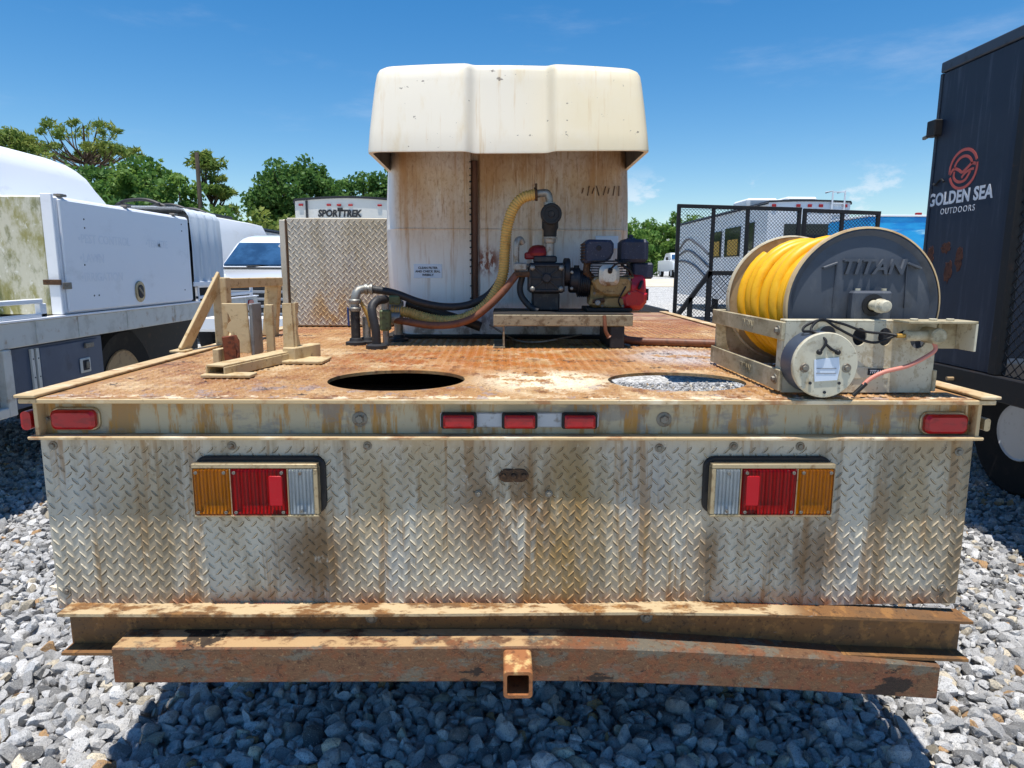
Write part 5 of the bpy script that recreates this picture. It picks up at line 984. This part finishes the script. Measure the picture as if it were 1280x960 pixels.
for z in (2.8, 3.1, 3.4, 3.72): MB().bar((9.4, 19.95, z), (9.75, 19.95, z), 0.03, 0.03).build('ladder_rung', 'rv_white', t)
t = thing('wrapped_trailer', 'bright sea blue wrapped box trailer beside the dark navy trailer', 'trailer', (9, 15, 0))
B('body', 'wrap_blue', t, 7.9, 11.5, 15, 16.9, 0.7, 2.66, 0.03); B('roof_rim', 'rv_white', t, 7.88, 11.52, 14.98, 16.92, 2.661, 2.70, 0.01)
for x in (8.98, 9.35): B('roof_lamp', 'red_lens', t, x-0.06, x+0.06, 15.0, 15.08, 2.70, 2.75, 0.01)
for x in (8.4, 10.8): wheel(t, (x, 15.9, 0.35), 0.35, 0.2, -1)
B('under_frame', 'black_iron', t, 8.0, 11.3, 15.3, 16.6, 0.35, 0.7, 0.02)

def pickup(cx, y, label, sc=1.0, z0=0.0, name='pickup_truck', white='car_white'):
    """front-on pickup, nose at y, driving towards -y"""
    t = thing(name, label, 'truck', (cx, y, z0)); Z = lambda z: z0+z*sc; X = lambda x: cx+x*sc; Y = lambda v: y+v*sc
    def loft(secs, nm, m, sm=40):
        rows = [[(X(a), Y(v), Z(c)) for a, c in pr] for v, pr in secs]; mb = MB().grid(rows, True); k = len(rows[0]); mb.add(rows[0], [tuple(range(k))]); mb.add(rows[-1], [tuple(range(k))]); return mb.build(nm, m, t, sm)
    sec = lambda w, zb, zt, c=0.10: [(-w, zb), (-w, zt-c), (-w+c*0.35, zt-c*0.35), (-w+c*1.4, zt), (w-c*1.4, zt+0.0), (w-c*0.35, zt-c*0.35), (w, zt-c), (w, zb)]
    loft([(0.02, sec(0.93, 0.72, 1.18)), (0.10, sec(0.97, 0.65, 1.27)), (0.6, sec(0.99, 0.6, 1.33)), (1.25, sec(1.0, 0.6, 1.39)), (1.35, sec(1.0, 0.6, 1.40))], 'hood', white)
    loft([(1.351, sec(1.0, 0.5, 1.40, 0.06)), (3.2, sec(1.0, 0.5, 1.42, 0.06)), (3.3, sec(1.0, 0.5, 1.42, 0.06)), (5.6, sec(1.0, 0.5, 1.40, 0.06))], 'body', white)
    loft([(1.36, sec(0.90, 1.38, 1.43, 0.02)), (1.9, sec(0.82, 1.38, 1.86, 0.06)), (2.1, sec(0.78, 1.38, 1.98, 0.09)), (2.5, sec(0.77, 1.38, 2.03, 0.09)), (3.9, sec(0.77, 1.38, 2.01, 0.09)), (4.15, sec(0.84, 1.38, 1.43, 0.02))], 'cab', white)
    wsn = [(-0.85, 1.40, 1.462), (0.85, 1.40, 1.462), (0.735, 1.885, 1.848), (-0.735, 1.885, 1.848)]
    ws = MB().add([(X(a), Y(v-0.02), Z(c+0.022)) for a, v, c in wsn]+[(X(a), Y(v+0.03), Z(c-0.02)) for a, v, c in wsn], [(0, 1, 2, 3), (4, 5, 6, 7), (0, 1, 5, 4), (1, 2, 6, 5), (2, 3, 7, 6), (3, 0, 4, 7)]).build('windscreen', 'glass_blue', t, 0)
    MB().bar((X(-0.85), Y(1.36), Z(1.425)), (X(0.85), Y(1.36), Z(1.425)), 0.10, 0.03, b=0.004).build('cowl', 'trim_dark', t)
    for s_ in (-0.45, 0.3): MB().bar((X(s_), Y(1.36), Z(1.45)), (X(s_+0.5), Y(1.43), Z(1.47)), 0.02, 0.02, b=0.003).build('wiper', 'trim_dark', t)
    MB().lathe([(0.05*sc, 0), (0.05*sc, 0.004), (0.03*sc, 0.005), (0.03*sc, 0.002), (0, 0.002)], (X(0.03), Y(1.80), Z(1.815)), (0, -1, 1.25), 16).build('mirror_mount', 'graphic_mid', ws)
    g = MB().box(X(-0.62), X(0.62), Y(-0.02), Y(0.06), Z(0.74), Z(1.16), 0.02).build('grille', 'trim_dark', t)
    for k in range(3): MB().box(X(-0.6), X(0.6), Y(-0.045), Y(-0.019), Z(0.82+0.11*k), Z(0.86+0.11*k), 0.006).build('grille_bar', 'graphic_mid', g)
    MB().box(X(-0.96), X(0.96), Y(-0.12), Y(0.06), Z(0.45), Z(0.69), 0.04).build('bumper', 'rv_white' if white == 'car_white' else white, t)
    for s_ in (-1, 1):
        MB().box(X(s_*0.65), X(s_*0.92), Y(-0.01), Y(0.1), Z(0.86), Z(1.14), 0.02).build('headlight', 'headlight', t)
        MB().box(X(s_*1.06), X(s_*1.24), Y(1.6), Y(1.72), Z(1.40), Z(1.66), 0.03).build('wing_mirror', 'trim_dark', t); MB().bar((X(s_*0.95), Y(1.66), Z(1.45)), (X(s_*1.1), Y(1.66), Z(1.5)), 0.04, 0.04).build('mirror_arm', 'trim_dark', t)
        for v in (0.85, 4.7): wheel(t, (X(s_*0.86), Y(v), Z(0.38)), 0.38*sc, 0.26*sc, s_)
    return t
pickup(-4.22, 11.3, 'white pickup truck facing the yard beside the service truck', 1.06)
pk = pickup(-11.9, 30, 'pink vehicle mostly hidden behind the white pickup', 1.35, 0, 'pink_truck', 'car_pink')
ft = pickup(21.3-0.6, 78, 'distant white medium truck parked in front of pine wood', 1.42, 0.66, 'medium_truck')
t = rv('camper_trailer', 'white camper with dark striped rear corner beyond the tarp covered bay', -9.3, -6.85, 18, 25, 0.5, 2.62, 'rv_white', 0.05)
B('rear_window', 'glass_dark', t, -7.28, -7.08, 17.97, 17.999, 1.85, 2.35, 0.02)
MB().bar((-7.02, 17.98, 0.8), (-7.02, 17.98, 2.6), 0.09, 0.02, (0, 1, 0)).build('stripe', 'trim_dark', t)
MB().bar((-7.42, 17.98, 2.6), (-6.86, 17.98, 1.9), 0.07, 0.02, (0, 1, 0)).build('stripe', 'trim_dark', t)
t = thing('parked_van', 'white van with dark roof rack peeking over the cabinet', 'van', (-7.2, 14, 0))
MB().prism([(-8.1, 0.5), (-8.1, 2.3), (-7.95, 2.6), (-7.6, 2.68), (-6.7, 2.68), (-6.35, 2.6), (-6.2, 2.3), (-6.2, 0.5)], 13.6, 18.5, XZ).build('body', 'rv_white', t, 30)
B('rear_window', 'glass_dark', t, -7.8, -6.5, 13.58, 13.6, 1.7, 2.3, 0.02)
for x in (-7.5, -6.75): B('rack_rail', 'trim_dark', t, x-0.03, x+0.03, 13.8, 17.5, 2.70, 2.76, 0.01)
for y in (13.9, 15, 16): MB().tube(spline([(-7.6, y, 2.70), (-7.4, y, 2.80), (-7.0, y, 2.82), (-6.65, y, 2.70)], 5), 0.035, 8).build('rack_bar', 'trim_dark', t)
for x, s_ in ((-8.0, -1), (-6.3, 1)):
    for y in (14.6, 17.5): wheel(t, (x+0.05*-s_, y, 0.36), 0.36, 0.22, s_)
tag(MB().lathe([(0.13, 0), (0.12, 3), (0.10, 7.25), (0.0, 7.26)], (-15.42, 36, 0), (0, 0, 1), 12).build('utility_pole', 'pole_wood', None), 'bare weathered wooden utility pole in front of the pines', 'pole')

# ------------------------------------------------------------------ trees
def leaves(centres, radii, per, size, rnd, flat=0.7, long_=1.0):
    n = len(centres)*per; c = np.repeat(np.array(centres), per, 0); r_ = np.repeat(np.array(radii), per)
    d = rnd.standard_normal((n, 3)); d /= np.linalg.norm(d, axis=1)[:, None]; k = rnd.uniform(0.15, 1, n)**0.5
    p = c+d*(k*r_)[:, None]*np.array([1, 1, flat])
    a = rnd.standard_normal((n, 3)); a /= np.linalg.norm(a, axis=1)[:, None]; b = np.cross(a, rnd.standard_normal((n, 3))); b /= np.linalg.norm(b, axis=1)[:, None]
    s = size*rnd.uniform(0.55, 1.25, n)[:, None]; a = a*s*long_; b = b*s/long_*0.7
    v = np.stack([p-a, p-a*0.1-b, p+a, p+a*0.1+b], 1).reshape(-1, 3)
    return v, np.arange(n*4).reshape(-1, 4)
def tree(name, label, x, y, h, crown, leaf='leaf_oak', group='trees beyond the lot', nclump=60, per=110, cr=0.8, size=0.16, trunk_r=0.2, seed=1, flat=0.75, lean=0.0, fork=0.45, limbs=14, long_=1.0, shell=0.55, low=-1.0, lr=0.42):
    """crown = list of (dx,dy,z,rx,rz) ellipsoids; trunk tapers, limbs reach into the clumps"""
    rnd = np.random.default_rng(seed); z0 = terr(y); t = thing(name, label, 'tree', (x, y, z0), group)
    C = []; Rr = []; w = np.array([e[3]**2*e[4] for e in crown]); w = w/w.sum()
    for _ in range(nclump):
        e = crown[rnd.choice(len(crown), p=w)]; d = rnd.standard_normal(3); d /= np.linalg.norm(d); d[2] = max(d[2], low); k = rnd.uniform(shell, 1)
        C.append((x+e[0]+d[0]*k*e[3], y+e[1]+d[1]*k*e[3], z0+e[2]+d[2]*k*e[4])); Rr.append(cr*rnd.uniform(0.55, 1.2))
    v, f = leaves(C, Rr, int(per*0.8), size*0.92, rnd, flat, long_)
    me = bpy.data.meshes.new('crown'); me.from_pydata(v.tolist(), [], f.tolist()); me.materials.append(MATS[leaf]); link(bpy.data.objects.new('crown', me), t)
    zt = max(c[2] for c in C)-cr*0.6; fz = z0+h*fork
    top = Vector((x+lean, y, zt)); P = [Vector((x, y, z0-0.1)), Vector((x+lean*0.2, y, z0+h*0.2)), Vector((x+lean*0.5, y, fz)), Vector((x+lean*0.8, y, (fz+zt)/2)), top]
    sp = spline(P, 5); mb = MB(); mb.tube(sp, [trunk_r*(1-0.85*i/(len(sp)-1)) for i in range(len(sp))], 8)
    for c in sorted(C, key=lambda q: rnd.random())[:limbs]:
        c = Vector(c); zz = min(max(fz+(c.z-fz)*0.35, fz-0.5), zt-0.3); i = min(range(len(sp)), key=lambda i: abs(sp[i].z-zz)); a = sp[i]; m = a.lerp(c, 0.5)+Vector((rnd.uniform(-.3, .3), rnd.uniform(-.3, .3), -0.25-0.1*rnd.random()))
        q = spline([a, m, c], 5); mb.tube(q, [trunk_r*lr*(1-0.8*k/(len(q)-1)) for k in range(len(q))], 6)
    mb.build('trunk', 'bark', t, 60); return t
PG = 'pines and broadleaf trees along the far edge of the lot'
tree('pine_tree', 'tall umbrella crowned pine with bare branching limbs above white cap', -26.4, 45, 10.6, [(0, 0, 8.5, 3.35, 2.1)], 'leaf_pine', PG, 70, 62, 0.44, 0.14, 0.24, 11, 0.6, 0.2, 0.66, 70, 1.7, 0.82, 0.05, 0.26)
tree('pine_tree', 'dark pine cut off behind the tall umbrella crowned pine', -26.9, 40, 9.3, [(-0.3, 0, 8.2, 1.3, 0.9), (0.4, 0, 6.6, 1.5, 0.7)], 'leaf_pine', PG, 34, 110, 0.6, 0.15, 0.24, 12, 0.6, 0, 0.6, 16, 1.7, 0.3)
tree('broadleaf_tree', 'low dark bushy tree under the umbrella crowned pine', -23.4, 40, 6.9, [(0, 0, 5.6, 2.4, 1.3)], 'leaf_dark', PG, 50, 110, 0.75, 0.16, 0.2, 13)
tree('broadleaf_tree', 'loose leafy tree right of the umbrella crowned pine', -19.9, 38, 7.6, [(-0.6, 0, 5.2, 2.0, 1.6), (0.5, 0, 6.3, 1.3, 1.1)], 'leaf_oak', PG, 64, 100, 0.62, 0.15, 0.18, 14, 0.75, 0, 0.35, 22)
tree('broadleaf_tree', 'small light green tree beside the bare utility pole', -16.9, 37, 6.7, [(-0.6, 0, 4.9, 1.7, 1.5)], 'leaf_oak', PG, 46, 100, 0.6, 0.15, 0.14, 15, 0.75, 0, 0.35, 16)
tree('pine_tree', 'slender crooked pine with tufted top just behind utility pole', -16.2, 39, 8.0, [(-0.1, 0, 7.3, 0.95, 0.5), (0.5, 0, 5.6, 1.1, 0.5), (1.0, 0, 4.5, 0.9, 0.4), (0.4, 0, 6.4, 0.6, 0.3)], 'leaf_pine', PG, 36, 100, 0.45, 0.13, 0.16, 16, 0.6, 0.15, 0.5, 26, 1.7, 0.2)
tree('broadleaf_tree', 'big rounded dense dark green tree behind the camper lettering', -13.0, 45, 8.7, [(0, 0, 6.0, 2.8, 2.3), (-1.6, 0, 5.0, 1.6, 1.6), (1.8, 0, 5.3, 1.7, 1.6)], 'leaf_dark', PG, 150, 130, 0.72, 0.15, 0.3, 17, 0.8, 0, 0.4, 24)
tree('broadleaf_tree', 'rounded tree between the big dense tree and white tank', -9.9, 50, 8.3, [(0, 0, 6.2, 2.2, 1.6), (1.8, 0, 6.6, 1.4, 1.5)], 'leaf_dark', PG, 80, 110, 0.7, 0.16, 0.22, 18)
tree('broadleaf_tree', 'tree crown just visible beside the overhanging white hood', -6.6, 52, 8.8, [(0, 0, 6.4, 2.0, 2.0)], 'leaf_oak', PG, 70, 100, 0.7, 0.16, 0.22, 19)
for k, (x, y, h, r_) in enumerate(((-24, 36, 4.6, 2.6), (-20.5, 34, 4.5, 2.5), (-17.5, 33, 4.6, 2.4), (-15.0, 36, 4.8, 2.2), (-12.4, 36, 4.4, 2.2), (-9.6, 38, 4.4, 2.4), (-6.0, 42, 4.6, 2.6), (-28.5, 38, 5.0, 2.6), (-33, 42, 7.0, 3.0), (-2.5, 50, 6, 3), (2.5, 55, 6, 3))):
    tree('understory_bush', 'broad low green thicket filling the gap under the taller trees', x, y, h, [(0, 0, h*0.5, r_, h*0.5)], ('leaf_oak', 'leaf_pine', 'leaf_dark')[k % 3], 'thickets under the left tree line', 60, 95, 0.75, 0.17, 0.1, 30+k, 0.8, 0, 0.3, 8)
for k, (x, y, h) in enumerate(((11.0, 92, 7.2), (14.0, 90, 7.6), (16.8, 92, 7.4), (18.6, 90, 6.8), (20.2, 94, 8.0), (22.3, 92, 9.0), (24.5, 90, 8.4), (28, 94, 8.5), (32, 96, 8.2), (37, 95, 8.6), (43, 98, 8.4), (50, 98, 8.0), (58, 100, 8.6), (7, 96, 7.5), (12.5, 103, 8.6), (16, 105, 9.2), (19.2, 104, 8.8), (21.5, 106, 9.0), (26.5, 105, 9.6), (30, 106, 9.4), (34.5, 107, 9.6), (40, 108, 9.8), (46.5, 109, 9.8), (54, 110, 10.0))):
    tree('pine_tree', 'slim young pine in the light green wood across the lot', x, y, h-0.4, [(0, 0, h*0.40, 2.1, h*0.40), (0.2, 0, h*0.72, 1.1, h*0.22)], 'leaf_far', 'young pines in the wood across the lot', 70, 70, 0.75, 0.24, 0.16, 60+k, 0.9, 0, 0.3, 8, 1.5)
